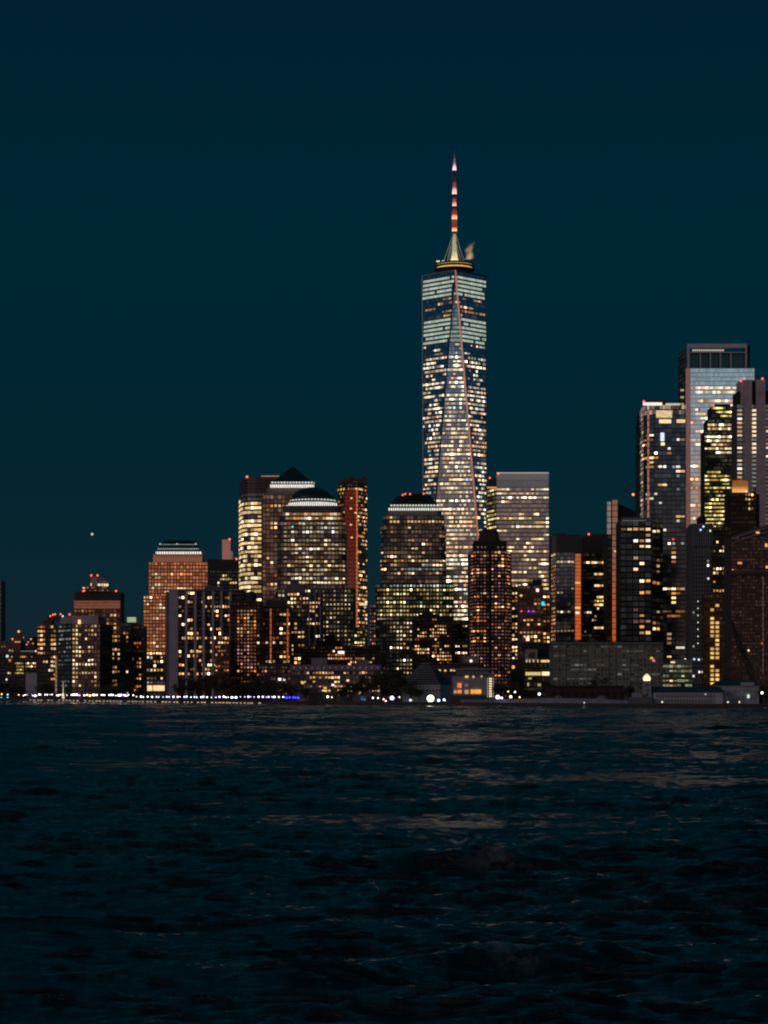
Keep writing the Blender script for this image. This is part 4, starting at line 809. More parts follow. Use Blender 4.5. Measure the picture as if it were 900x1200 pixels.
b = Bld('office_tower', 846, 2130, 'black stepped office tower with dense yellow floor bands, in front of the pale glass tower')
YK = dict(wall=(.014, .014, .012), glass=(.05, .055, .05), w=.9, h=.7, ds=.15, dim=(.6, .5, .2))
t = b.tier('wall', flat(826, 865, 2130), 505, cw=2.6, ch=4.6, **YK); t1 = b.tier('upper_wall', flat(829.5, 865, 2131), 491, 505, cw=2.6, ch=4.6, **YK); t0 = b.tier('upper_wall', flat(834, 864, 2132), 476, 491, cw=2.6, ch=4.6, **YK)
b.lights(t0, p=.75, run=5, fv=.2, pal='yellow', bri=.85, w=1, h=.45, join=True); b.lights(t1, (830, 865, 497, 506), p=.9, run=5, fv=0, pal='cream', bri=.9, w=1, h=.6, join=True)
b.lights(t, (826, 865, 505, 536), p=.62, run=5, fv=.3, pal='cream', bri=1.0, w=1, h=.5, join=True); b.lights(t, (826, 865, 536, 560), p=.3, run=3, fv=.5, pal='yellow', bri=.7, w=1, h=.45, join=True); b.lights(t, (826, 865, 560, 640), p=.74, run=4, fv=.3, pal='yellow', bri=.8, w=1, h=.42, join=True)
b.beacon(836, 475, 2129, (1, .2, .1), 1.5, 1.2); b.box('plant_room', 838, 856, 473.5, 476, 2136, 10, plain((.02, .02, .02))); b.done(100)

b = Bld('office_tower', 884, 1930, 'pinkish grey tower with broad blank piers and white window columns, cut by the right edge')
PK = plain((.42, .33, .35), .75)
t = b.tier('wall', flat(863.5, 922, 1930), 473.5, cw=6.6, ch=4.9, wall=(.10, .10, .11), glass=(.3, .32, .34), w=.9, h=.7, ds=.1, metal=.8)
b.lights(t, (863, 873, 474, 565), p=.75, run=1.5, fv=.2, pal='office', bri=1.15, w=.9); b.lights(t, (890, 922, 474, 500), p=.6, pal='office', bri=1.1); b.lights(t, (880, 922, 500, 560), p=.35, pal='office', bri=.7)
b.box('pier', 873.3, 881.3, 446, 812, 1925, 8, PK); b.box('pier', 886.3, 897, 446, 812, 1925, 8, PK)
b.box('top_wall', 868.2, 897, 445, 473.4, 1929, 25, plain((.42, .34, .38))); b.box('recess', 881.4, 886.2, 446.5, 473, 1928, .9, plain((.008, .008, .01))); b.box('dark_block', 863.7, 868, 459, 473.2, 1931, 25, plain((.008, .008, .01))); b.box('dark_block', 897.1, 922, 458, 473.2, 1931, 25, plain((.008, .008, .01)))
for i in range(19): 
    y = 481 + i * 4.9; q = 1.1 if i < 11 and i not in (7,) else .16
    b.one(881.6, 886.1, y - 1.3, y + 1.3, 1924.6, (q, q * (.78 if q > .5 else .95), q * (.5 if q > .5 else 1.0)))
for px, py in ((868.3, 446.5), (872, 443.8), (893.5, 443.8)): b.beacon(px, py, 1924, (1, .15, .15), 1.4, 1.8)
b.done()
b = Bld('office_tower', 873, 1640, 'small dark brown tower with a fluted crown floodlit orange')
t = b.tier('wall', flat(856, 886, 1640), 577, cw=3.4, ch=5.4, wall=(.04, .022, .014), glass=(.03, .025, .02), ds=.05); b.lights(t, (872, 886, 577, 602), p=.5, run=1.3, pal='warm', bri=.9); b.lights(t, (856, 886, 600, 640), p=.08)
b.box('shoulder_wall', 886.1, 890, 579, 812, 1644, 14, plain((.035, .02, .014)))
m = MB(); 
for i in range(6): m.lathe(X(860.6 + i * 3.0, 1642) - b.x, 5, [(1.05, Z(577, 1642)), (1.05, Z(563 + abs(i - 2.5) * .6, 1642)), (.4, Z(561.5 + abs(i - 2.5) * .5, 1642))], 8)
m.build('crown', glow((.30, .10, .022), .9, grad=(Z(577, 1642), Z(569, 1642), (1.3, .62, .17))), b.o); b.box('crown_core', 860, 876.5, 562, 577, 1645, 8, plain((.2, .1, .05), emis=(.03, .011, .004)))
b.beacon(874, 575.6, 1638, (.8, .9, 1), 1.0, 1.3); b.done()

b = Bld('office_tower', 833, 1500, 'grey tower with a round roof tank, blue white roof lamps and a golden window column')
t = b.tier('wall', flat(811, 835, 1500), 615, cw=3.4, ch=5.0, wall=(.12, .12, .13), glass=(.02, .02, .025), w=.45, h=.62, ds=.05)
t2 = b.tier('wing_wall', flat(835.2, 857, 1497), 617, cw=3.6, ch=5.2, wall=(.03, .02, .015), glass=(.03, .025, .02), w=.6, ds=.1)
b.lights(t2, (826, 857, 630, 700), p=.22, run=1.2, pal='warm', bri=1.0); b.lights(t, (811, 835, 630, 800), p=.05, run=1, pal='white', bri=.7); b.lights(t2, (826, 852, 690, 696), p=.9, fv=0, pal='warm', bri=.9)
b.tier('lower_wall', flat(825, 857, 1493), 696, cw=3.6, ch=5.2, wall=(.10, .055, .018), glass=(.04, .03, .02), w=.5, h=.5, ds=.2)
for i in range(19):
    for x0 in (832.6, 838.6):
        if rnd.random() < (.85 if x0 < 835 else .65): q = rnd.uniform(.6, 1.25); b.one(x0, x0 + 4, 708 + i * 5.1, 711 + i * 5.1, 1491.5, (q, q * .58, q * .17))
for i in range(9): b.box('pilaster', 812.5 + i * 2.7, 813.5 + i * 2.7, 618, 640, 1498.6, 1, plain((.2, .2, .21)))
for i in range(7): b.one(817.3, 818.6, 704 + i * 8.2, 705.4 + i * 8.2, 1498, (.8, .9, .75))
for px, py, c in ((821, 621, (.6, .9, 1.4)), (824.3, 617, (.6, .9, 1.4)), (832.3, 622, (.9, .8, .6)), (849, 642, (.8, .9, .7)), (850, 670, (1.1, 1.1, 1)), (830, 678, (1, .9, 1)), (813.5, 772.5, (.7, .9, 1.3)), (819, 773, (.9, 1, 1.3)), (803, 772.6, (1, .9, .9)), (807, 782, (1, 1.1, 1.2))): b.beacon(px, py, 1488, c, 1.25, 1.1)
MB().lathe(X(822, 1505) - b.x, 6, [(2.3, Z(615, 1505)), (3.2, Z(612, 1505)), (3.2, Z(608, 1505)), (1.6, Z(605.4, 1505)), (.1, Z(604.5, 1505))], 16).build('roof_tank', plain((.012, .01, .01)), b.o)
b.box('parapet', 810.6, 835, 613.4, 615, 1499, 18, plain((.18, .18, .2))); b.done()

b = Bld('apartment_building', 893, 1350, 'huge reddish brown block with an arched roofline at the right edge')
pl = flat(857, 925, 1350)
t = b.tier('wall', pl, 629, cw=3.1, ch=4.1, wall=(.085, .05, .042), glass=(.07, .042, .038), w=.7, h=.6, dim=(.6, .26, .17), ds=.07, dp=.9, metal=.3)
b.lights(t, (858, 900, 640, 800), p=.010, run=1.6, fv=.2, pal='orange', bri=.7); b.lights(t, (857, 925, 750, 765), p=.05, pal='orange', bri=.5)
b.box('ledge', 856.7, 925, 668, 671, 1348.6, 3, plain((.10, .055, .045))); b.box('ledge', 856.7, 925, 672.6, 675, 1348.8, 3, plain((.03, .016, .014)))
b.tier('lower_wall', flat(857, 925, 1347), 776, cw=3.3, ch=5.2, wall=(.12, .075, .06), glass=(.04, .02, .02), w=.5, h=.7, ds=.08)
m = MB(); n = 10; P0 = []
for i in range(n + 1): q = i / n; P0.append((X(857 + 68 * q, 1350) - b.x, Z(629 - 15 * math.sin(q * math.pi * .55), 1350)))
bse = Z(629, 1350); bb = 0
for y in (0, 24): m.v += [(x, y, bse) for x, _ in P0] + [(x, y, z + .1) for x, z in P0]
w_ = 2 * (n + 1)
for i in range(n): m.f += [(i, i + 1, n + 2 + i, n + 1 + i), (w_ + i + 1, w_ + i, w_ + n + 1 + i, w_ + n + 2 + i), (n + 1 + i, n + 2 + i, w_ + n + 2 + i, w_ + n + 1 + i)]
m.f += [(n, w_ + n, w_ + 2 * n + 1, 2 * n + 1)]
m.build('arched_roof', plain((.09, .06, .065)), b.o)
m = MB()
for off_ in (1.6, 4.2):
    for i in range(n): m.rod((P0[i][0], -1, P0[i][1] - off_), (P0[i + 1][0], -1, P0[i + 1][1] - off_), .35, n=5)
m.build('roof_rim', plain((.30, .20, .21)), b.o)
b.one(886, 890, 623, 625.2, 1347, (1, .55, .2)); b.one(864.5, 869.5, 658.5, 661, 1347, (.9, .3, .1)); b.one(896.5, 899.5, 637, 641, 1347, (.9, .5, .12)); b.one(897.5, 900, 663, 666, 1347, (.9, .55, .2)); b.one(893.6, 894.8, 676, 790, 1346, (0, 0, 0), 'pale_strip', glow((.10, .055, .055), .8, lines=3)); b.done()

b = Bld('office_building', 712, 1265, 'long low greenish grey block with horizontal window bands, behind the quay at right')
t = b.tier('wall', flat(648.5, 777, 1265), 755, cw=5.0, ch=5.4, wall=(.20, .20, .17), glass=(.06, .075, .07), w=.8, h=.55, dim=(.4, .3, .2), ds=.05, dp=.7, metal=.5)
b.lights(t, (650, 777, 757, 806), p=.35, run=2.5, fv=.3, pal='cool', bri=.08, w=.85, h=.4, join=True, bv=.4); b.lights(t, (650, 777, 757, 800), p=.006, pal='rose', bri=.5); b.one(762, 765.4, 770, 772.4, 1263, (1, .45, .12))
b.box('parapet', 648, 777.4, 752.6, 755, 1263.6, 20, plain((.14, .14, .13)))
for i in range(15): b.box('pilaster', 653 + i * 8.4, 654 + i * 8.4, 755.2, 812, 1264.2, .8, plain((.26, .23, .20)))
b.box('plant_room', 690, 700, 750.4, 752.6, 1270, 6, plain((.05, .05, .05))); b.done()
b = Bld('parking_garage', 793, 1330, 'open sided grey garage with slanting pale lit decks, right of the long greenish block', 'building')
t = b.tier('wall', flat(775, 811, 1330), 778, cw=4.6, ch=5.6, wall=(.20, .20, .20), glass=(.04, .05, .04), w=.92, h=.5, ds=.6, dp=1.2, dim=(.35, .38, .22)); b.lights(t, (776, 811, 780, 806), p=.6, run=2, fv=.2, pal='yellow', bri=.6, w=.85, h=.28)
b.box('wall', 790, 811, 772.5, 778, 1331, 18, plain((.2, .2, .22))); b.one(786, 791, 775, 777, 1328, (1.1, .75, .35)); b.done()

# ================================================================== quay at the right
PD = 1075.0
b = Bld('pier_house', 812, PD, 'long low white pier house with hipped end block and dark roofs on the quay', 'building')
PW = plain((.34, .34, .40), .75); PR = plain((.02, .022, .025), .7)
for nm, a, c, yt, d in (('wall', 766, 847, 811, PD), ('wall', 838, 889.5, 803.5, PD + 12)): b.box(nm, a, c, yt, 840, d, 14, PW)
def roofp(a, c, ye, yr, d, dep, inset):
    z0, z1 = Z(ye, d), Z(yr, d); xa, xb = X(a, d) - b.x, X(c, d) - b.x; y0 = d - b.y - .8; m = MB()
    m.frus([(xa, y0), (xb, y0), (xb, y0 + dep), (xa, y0 + dep)], z0, [(xa + inset, y0 + dep / 2 - .1), (xb - inset, y0 + dep / 2 - .1), (xb - inset, y0 + dep / 2 + .1), (xa + inset, y0 + dep / 2 + .1)], z1); return m.build('roof', PR, b.o)
roofp(764, 848, 811, 804.5, PD, 16, .5); roofp(836, 891, 803.5, 796.6, PD + 12, 17, 5)
for i in range(20): b.one(769 + i * 3.5, 770.7 + i * 3.5, 813.5, 817.5, PD - .3, (.012, .013, .016)); b.one(769 + i * 3.5, 770.7 + i * 3.5, 819.5, 824, PD - .3, (.014, .014, .016))
for i in range(10): b.one(841 + i * 4.6, 843 + i * 4.6, 808, 812, PD + 11.6, (.02, .02, .022)); b.one(841 + i * 4.6, 843 + i * 4.6, 815, 820, PD + 11.6, (.02, .02, .022))
b.one(875.5, 878.5, 814, 818, PD + 11.3, (.7, .85, .7)); b.one(826, 827.6, 812.8, 814.4, PD - .5, (.5, .55, .5))
b.box('gable', 869, 884, 799.5, 803.6, PD + 10.5, 3, PW); b.box('ledge', 838, 890, 803.8, 804.6, PD + 11.2, .7, plain((.4, .38, .42))); b.done()
b = Bld('clock_tower', 758.5, PD, 'slender pale quay tower topped by a bright gold ribbed dome', 'tower')
b.box('wall', 754, 763, 799, 840, PD, 3.6, plain((.30, .29, .33))); b.box('cornice', 753.2, 763.8, 797.8, 799, PD - .3, 4.2, plain((.36, .33, .36))); b.box('cornice', 753.5, 763.5, 805, 805.8, PD - .2, 4, plain((.36, .33, .36)))
cx = 0.0; kq = PD / F
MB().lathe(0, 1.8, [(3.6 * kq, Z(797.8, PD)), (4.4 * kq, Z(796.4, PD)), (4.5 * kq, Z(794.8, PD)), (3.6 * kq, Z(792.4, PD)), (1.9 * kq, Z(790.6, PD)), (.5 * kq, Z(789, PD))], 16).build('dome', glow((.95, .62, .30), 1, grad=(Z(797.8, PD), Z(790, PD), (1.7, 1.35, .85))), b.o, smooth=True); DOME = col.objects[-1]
for i in range(8):
    a = 2 * math.pi * (i + .5) / 8; MB().rod((4.7 * kq * math.cos(a), 1.8 + 4.7 * kq * math.sin(a), Z(796.5, PD)), (.6 * kq * math.cos(a), 1.8 + .6 * kq * math.sin(a), Z(789.2, PD)), .11, n=5).build('dome_rib', plain((.12, .07, .03)), DOME)
MB().rod((0, 1.8, Z(789, PD)), (0, 1.8, Z(784, PD)), .18, .05).build('finial', plain((.2, .15, .1)), DOME)
for y in (801.5, 808, 812): MB().box(-.5, .5, -.25, -.05, Z(y + 2.2, PD), Z(y, PD)).build('window_opening', plain((.02, .02, .03)), b.o)
b.done()
b = Bld('gatehouse', 750, PD - 6, 'small white gatehouse with three dark doorways at the foot of the gold domed tower', 'building')
b.box('wall', 738, 764, 818, 840, PD - 6, 6, plain((.30, .27, .31))); b.box('upper_wall', 741, 752, 812, 818, PD - 4, 4, plain((.26, .24, .28))); b.box('roof_slab', 737.4, 764.6, 817.2, 818, PD - 6.4, 7, plain((.12, .11, .13)))
for a in (741, 747.5, 753): b.box('doorway', a, a + 2.4, 821, 827, PD - 6.2, .1, plain((.03, .025, .03)))
b.done()
b = Bld('warehouse', 690, 1150, 'long low dark red warehouse on the quay in front of the greenish grey block', 'building')
b.box('wall', 641, 731, 805, 840, 1150, 16, plain((.045, .018, .014))); b.box('roof', 640, 732, 803.4, 805, 1149, 18, plain((.03, .016, .014)))
for a in range(646, 730, 9): b.box('doorway', a, a + 4, 811, 822, 1149.6, .3, plain((.015, .01, .01)))
b.done()
for i, (px, r_, lb) in enumerate(((655, 6.6, 'larger pale storage dome standing alone at the left end of the quay warehouse'), (706, 8.5, 'wide pale storage dome near the right end of the quay warehouse'))):
    D = 1120; b = Bld('storage_dome', px, D, lb, 'dome tent', 'pale dome tents on the quay')
    kq = D / F; MB().lathe(0, 4, [(r_ * kq, 1.5), (r_ * kq * .97, 1.5 + 3 * kq), (r_ * kq * .75, 1.5 + 7 * kq), (r_ * kq * .35, 1.5 + 9.5 * kq), (.05, 1.5 + 10.2 * kq)], 20).build('canopy', plain((.21, .15, .18), .8), b.o, smooth=True)
    MB().box(-1, 1, 4 - r_ * kq - .15, 4 - r_ * kq + .6, 1.5, 3.6).build('door', plain((.03, .02, .02)), b.o); b.done()
b = Bld('derrick_crane', 884, 1100, 'black derrick crane boom leaning left in front of the huge reddish block', 'crane')
def wp(px, py): return (X(px, 1100) - b.x, 0, Z(py, 1100))
m = MB()
L1 = [wp(884, 812), wp(876, 785), wp(868, 765), wp(861, 745), wp(857, 728)]; L2 = [wp(889, 812), wp(882, 785), wp(873, 765), wp(865, 745), wp(858, 728)]
for i in range(4): m.rod(L1[i], L1[i + 1], .3); m.rod(L2[i], L2[i + 1], .3)
for i in range(1, 4):
    for q in (0, .33, .66):
        a = [L1[i][k_] * (1 - q) + L1[i + 1][k_] * q for k_ in range(3)] if i < 4 else L1[i]; c = [L2[i][k_] * (1 - q) + L2[i + 1][k_] * q for k_ in range(3)]; d = [L2[i - 1][k_] * (1 - q) + L2[i][k_] * q for k_ in range(3)]
        m.rod(a, c, .22); m.rod(a, d, .22)
m.build('boom', plain((.02, .014, .014)), b.o); MB().box(wp(880, 0)[0], wp(893, 0)[0], -2, 3, 1.5, Z(808, 1100)).build('cab', plain((.03, .02, .02)), b.o)
MB().rod(wp(857, 728), wp(892, 800), .12).build('cable', plain((.02, .015, .015)), b.o); b.done()

#@@SHORE@@
# ================================================================== ground, quay wall, water
shore = [(-700, 1980), (-100, 1800), (0, 1735), (150, 1480), (300, 1300), (440, 1225), (560, 1170), (640, 1110), (735, 1062), (895, 1052), (1000, 1052), (1500, 1080)]
SP = [(X(a, d), d) for a, d in shore]
gm = plain((.05, .045, .045), .9, noise=.5, scale=.02)
v = [(x, y, 1.5) for x, y in SP] + [(x * 9, 9000, 1.5) for x, y in SP]; n = len(SP)
o = mesh_obj('ground', v, [(i, i + 1, n + i + 1, n + i) for i in range(n - 1)], gm); tag(o, kind='structure')
m = MB()
for i in range(n - 1):
    (x0, y0), (x1, y1) = SP[i], SP[i + 1]
    b0 = len(m.v); m.v += [(x0, y0, -2), (x1, y1, -2), (x1, y1, 2.1), (x0, y0, 2.1), (x0, y0 + 1.2, 2.1), (x1, y1 + 1.2, 2.1), (x0, y0 + 1.2, -2), (x1, y1 + 1.2, -2)]
    m.f += [(b0, b0 + 1, b0 + 2, b0 + 3), (b0 + 3, b0 + 2, b0 + 5, b0 + 4), (b0 + 4, b0 + 5, b0 + 7, b0 + 6)]
o = m.build('sea_wall', plain((.05, .04, .038), .9, noise=.6, scale=.3)); tag(o, 'long dark stone sea wall along the whole waterfront', 'sea wall')
def shoreD(px):
    for i in range(len(shore) - 1):
        (a, d), (c, e) = shore[i], shore[i + 1]
        if a <= px <= c:
            x0, y0, x1, y1 = X(a, d), d, X(c, e), e; k = (px - 450) / F      # where the line of sight in plan meets the quay edge
            t_ = (k * y0 - x0) / ((x1 - x0) - k * (y1 - y0)); return y0 + (y1 - y0) * t_

# lamps along the promenade: post, arm collar, globe
def lamp_proto(h, r, c, label, group):
    o = bpy.data.objects.new('street_lamp', None); col.objects.link(o); tag(o, label, 'street lamp', group)
    pst = MB().rod((0, 0, 0), (0, 0, h - r), .09, .06, 6).build('post', plain((.03, .03, .03)), o)
    MB().ball((0, 0, h), r, 10).build('globe', glow(c, 1.0, sample=True), o); MB().rod((0, 0, h - r * 1.15), (0, 0, h - r * .85), r * .5, r * .55, 8).build('collar', plain((.03, .03, .03)), pst)
    return o
def copy_tree(o):
    c = o.copy(); col.objects.link(c)
    for ch in o.children:
        d = ch.copy(); col.objects.link(d); d.parent = c
        for g in ch.children: e = g.copy(); col.objects.link(e); e.parent = d
    return c
PR_ = {}
def lamp(px, py, r, c, label, group, back=4, D=None):
    r *= .62 if r < 1.2 else .82; c = tuple(2.0 * q for q in c)
    D = D or shoreD(px) + back; h = Z(py, D) - 1.5; key = (round(h * 2), round(r, 2), c)
    first = key not in PR_
    if first: PR_[key] = lamp_proto(h, r, c, label, group); o = PR_[key]
    else: o = copy_tree(PR_[key]); o['label'] = label; o['group'] = group
    o.location = (X(px, D), D, 1.5 + (h - (h if first else round(h * 2) / 2)) * 0)
    return o
W1 = (2.0, 1.85, 1.8); V1 = (1.15, .95, 2.1); B1 = (.10, .10, 2.2); Y1 = (1.6, 1.1, .5); WB = (1.3, 1.5, 2.0)
rr = random.Random(5)
px = 22.0
while px < 158:
    c = rr.choice((W1, W1, W1, V1, Y1)); lamp(px, 814.5 + rr.uniform(-.6, .9), rr.choice((.4, .55, .7, .85, 1.15)), c, 'white or warm globe lamp in the crowded left stretch of the promenade', 'globe lamps on the left promenade', back=rr.uniform(3, 9)); px += rr.choice((1.2, 1.6, 2.4, 3.2, 5.5))
px = 160.0
while px < 333:
    if not 253 < px < 257: lamp(px, 816.6 + rr.uniform(-.2, .3), rr.choice((.45, .6, .75, .9)), rr.choice((V1, V1, W1, WB)), 'violet white globe lamp in the evenly spaced stretch of the promenade', 'violet white lamps along the promenade', back=5)
    px += rr.choice((4.2, 5.0, 5.2, 2.6))
for px, r in ((333.5, .7), (336, .85), (339.5, .8), (344, .8), (346.5, .7), (349.5, .85)): lamp(px, 817.4 + rr.uniform(-.4, .8), r, B1, 'blue globe lamp in the short blue cluster', 'blue lamps on the promenade', back=4)
singles = [(2, 813.5, .8, Y1, 'small yellow lamp at the very left of the shore'), (9, 814, .9, (.5, .9, .8), 'teal lamp near the left end of the shore'), (1.5, 817.5, .9, (.1, .55, .6), 'dim teal lamp low at the left edge'), (9, 817.6, 1.1, (.1, .55, .6), 'dim teal lamp low beside the yellow one'),
 (378, 817, .8, W1, 'white lamp right of the blue cluster, left of a pair'), (384, 816.6, .9, W1, 'white lamp under the gold window of the lavender building'), (369, 818, .6, Y1, 'yellow lamp just right of the blue cluster'), (389, 817, .6, Y1, 'yellow lamp in the warm doorway light'),
 (437, 817.8, .7, W1, 'left lamp of the close white pair before the dark trees'), (443, 817.9, .6, W1, 'right lamp of the close white pair before the dark trees'), (449.5, 819.5, .7, (1.8, 1.1, 1.0), 'pink white lamp set low in front of the dark trees'), (452, 821.5, .7, (1.6, 1.0, 1.1), 'lowest pink lamp in front of the dark trees'),
 (459.4, 818, 1.35, V1, 'large violet white lamp left of the museum'), (481, 820.6, .9, (.9, 1.1, 2.2), 'blue white lamp below the museum arches'), (504.5, 818.6, 2.2, (2.2, 2.4, 1.8), 'biggest and brightest white lamp, in front of the museum'), (514, 820.8, 1.1, (1.1, 1.4, 2.2), 'blue white lamp just right of the brightest lamp'), (520.4, 820, .9, (1.0, 1.4, 1.6), 'second blue white lamp right of the brightest lamp'),
 (583.3, 817, 1.3, V1, 'violet lamp at the right corner of the white waterfront building'), (588, 817, .8, W1, 'small white lamp beside the violet lamp'), (595.5, 810.4, .6, Y1, 'yellow lamp raised above the glow of the quay'), (598.5, 816.6, 1.1, (1.7, 1.3, .8), 'broad warm lamp right of the white waterfront building'), (603.5, 811, .7, W1, 'white lamp high above the broad warm lamp'),
 (609, 817, .6, Y1, 'dim yellow lamp before the low black roofed building'), (632, 813.4, 1.05, (1.3, 1.4, 2.2), 'blue white lamp left of the storage domes'), (468, 817, .6, (1.2, 1.1, .8), 'faint lamp at the left foot of the museum'), (893, 812, .9, W1, 'white lamp right of the pier house')]
for px, py, r, c, lb in singles: lamp(px, py, r, c, lb, 'single lamps on the quay', back=5)
for px, py, lb in ((776, 829, 'bollard light at the left end of the pier house'), (853, 827, 'bollard light before the middle of the pier house'), (866.5, 826.8, 'bollard light before the hipped end block'), (521.5, 826, 'small bollard light on the sea wall below the blue lamps'), (482, 828.4, 'tiny bollard light on the sea wall below the museum')):
    D = shoreD(px) + .6; o = bpy.data.objects.new('bollard_light', None); col.objects.link(o); o.location = (X(px, D), D, 2.1); tag(o, lb, 'bollard light', 'bollard lights on the sea wall')
    MB().rod((0, 0, 0), (0, 0, .5), .12).build('post', plain((.05, .05, .05)), o); MB().ball((0, 0, .75), .4).build('globe', glow((1.3, 1.1, .8)), o)
# low glowing dashes on the sea wall face
first = None; px = 36
while px < 312:
    D = shoreD(px) - .35; 
    if rr.random() < .8:
        if first is None:
            o = MB().box(-.9, .9, -.12, .12, -.22, .22).build('wall_dash', glow((1.0, .72, .38), .9)); first = o
        else: o = first.copy(); col.objects.link(o)
        o.location = (X(px, D), D, .85); o.scale = (rr.uniform(.6, 1.3), 1, 1); tag(o, 'pale yellow glowing dash low on the sea wall below the promenade lamps', 'wall light', 'glowing dashes on the sea wall')
    px += rr.uniform(3.6, 5.2)

# promenade railing (one per stretch), kiosk, van, buoy
m = MB(); 
for a in range(20, 334, 3):
    D = shoreD(a) + 1; m.rod((X(a, D), D, 2.1), (X(a, D), D, 3.2), .05, n=4)
for a in range(20, 330, 9):
    D0, D2 = shoreD(a) + 1, shoreD(a + 9) + 1; m.rod((X(a, D0), D0, 3.2), (X(a + 9, D2), D2, 3.2), .05, n=4)
o = m.build('railing', plain((.06, .06, .06))); tag(o, 'thin dark railing on the sea wall below the violet and white lamps', 'railing')
b = Bld('terrace', 650, 1118, 'low pale lavender terrace bank along the quay, from the white building to the warehouse', 'terrace')
TP = [(540, 1188), (600, 1148), (648, 1118), (700, 1095), (742, 1072)]
m = MB()
for i in range(4):
    (a, d), (c, e) = TP[i], TP[i + 1]; xa, xb = X(a, d) - b.x, X(c, e) - b.x; ya, yb = d - b.y, e - b.y; h0, h1 = (3.1, 3.6, 4.3, 4.0, 3.2)[i], (3.1, 3.6, 4.3, 4.0, 3.2)[i + 1]; b0 = len(m.v)
    m.v += [(xa, ya, 1.5), (xb, yb, 1.5), (xb, yb + 5, h1), (xa, ya + 5, h0), (xb, yb + 14, h1 + .2), (xa, ya + 14, h0 + .2)]
    m.f += [(b0, b0 + 1, b0 + 2, b0 + 3), (b0 + 3, b0 + 2, b0 + 4, b0 + 5)]
m.build('bank', plain((.26, .20, .26), .85, noise=.5, scale=.25), b.o)
m = MB()
for a in range(545, 742, 4):
    q_ = next(i for i in range(4) if a <= TP[i + 1][0]); (p0, d0), (p1, d1) = TP[q_], TP[q_ + 1]; d = d0 + (d1 - d0) * (a - p0) / (p1 - p0) + 5.5; m.rod((X(a, d) - b.x, d - b.y, 3), (X(a, d) - b.x, d - b.y, 5.2), .06, n=4)
m.build('railing_post', plain((.08, .07, .08)), b.o)['kind'] = 'stuff'; b.done()
b = Bld('kiosk', 425, 1238, 'small white kiosk with a bright blue sign on the quay left of the dark trees', 'kiosk')
D = 1238; b.box('wall', 415.5, 422.5, 816.5, 840, D, 4, plain((.25, .2, .24))); b.box('wall', 422.6, 429, 815.5, 840, D - .4, 4, plain((.3, .3, .32)))
b.one(423, 426, 816.5, 820.6, D - .8, (.02, .35, .9), 'sign'); b.one(426.1, 428.5, 818, 820.8, D - .8, (.8, .9, 1)); b.box('roof_slab', 415, 429.6, 814.8, 815.5, D - .8, 5, plain((.1, .08, .1))); b.done()
b = Bld('ticket_hall', 386, 1262, 'low open hall with warm yellow doorways on the quay, right of the blue lamps', 'building')
b.box('wall', 363, 392, 812.5, 840, 1262, 8, plain((.08, .06, .05))); b.box('roof_slab', 361.5, 393.5, 811.4, 812.5, 1260.6, 10, plain((.03, .03, .03)))
for x0, x1, q in ((364, 367, .4), (368.5, 370.5, .6), (376, 380.6, .9), (382, 386.5, 1.0), (388, 391, .5)): b.one(x0, x1, 815, 820, 1261, (q, q * .78, q * .4), 'doorway')
b.done()
for i, (px, y0, lb) in enumerate(((684.6, 1048, 'tiny pale channel buoy floating off the quay warehouse'),)):
    b = Bld('buoy', px, 1030, lb, 'buoy'); MB().lathe(0, 0, [(.9, -.3), (.9, .7), (.4, 1.1), (.15, 2.4)], 10).build('float', plain((.4, .4, .4)), b.o); MB().ball((0, 0, 2.7), .3).build('lantern', glow((.9, .9, .9)), b.o); b.done()
b = Bld('flagpole', 74, 1640, 'white lit pole with a cone foot among the left promenade lamps', 'pole')
D = 1640; MB().rod((0, 0, 1.5), (0, 0, Z(799, D)), .45, .12).build('pole', glow((.75, .6, .4), .8), b.o); MB().lathe(0, 0, [(1.0, 1.5), (.7, 4), (.45, 6)], 10).build('foot', glow((1.2, 1.0, .8), .8), b.o); b.done()

# a planet low in the sky
D = 9000; o = MB().ball((0, 0, 0), 4.6, 12).build('planet', glow((.95, .68, .42), 1.0), None, (X(108, D), D, Z(626, D)), smooth=True); tag(o, 'single small warm point of light alone in the sky above the left buildings', 'planet')

# trees: tapered trunk with limbs, crown of leaf-sized faces in clumps
LEAF = []
for c in ((.045, .04, .018), (.06, .035, .015)): LEAF.append(plain(c, .9, noise=.7, scale=1.2))
BARK = plain((.03, .022, .018), .95)
def tree_mesh(seed, h, w):
    r = random.Random(seed); t = MB(); t.rod((0, 0, 0), (0, 0, h * .45), .32, .2, 7)
    cl = []
    for i in range(7):
        a = r.uniform(0, 6.28); e = r.uniform(.25, .95); q = (math.cos(a) * w * .42 * r.uniform(.4, 1), math.sin(a) * w * .42 * r.uniform(.4, 1), h * (.42 + .42 * e)); t.rod((0, 0, h * r.uniform(.25, .45)), q, .13, .04, 5); cl.append(q)
    for i in range(10): a = r.uniform(0, 6.28); rad = w * .5 * math.sqrt(r.random()) * .85; cl.append((math.cos(a) * rad, math.sin(a) * rad, h * r.uniform(.38, .92)))
    v, f = [], []
    for cx, cy, cz in cl:
        R_ = w * r.uniform(.13, .24)
        for k in range(105):
            d = Vector((r.gauss(0, 1), r.gauss(0, 1), r.gauss(0, .75))).normalized() * R_ * (r.random() ** .45); p = Vector((cx, cy, cz)) + d
            n_ = Vector((r.gauss(0, 1), r.gauss(0, 1), r.gauss(0, 1))).normalized(); a_ = n_.orthogonal().normalized(); b_ = n_.cross(a_); s = r.uniform(.16, .38); b0 = len(v)
            v += [tuple(p - a_ * s), tuple(p + b_ * s * .6), tuple(p + a_ * s), tuple(p - b_ * s * .6)]; f.append((b0, b0 + 1, b0 + 2, b0 + 3))
    return t, v, f
TM = []
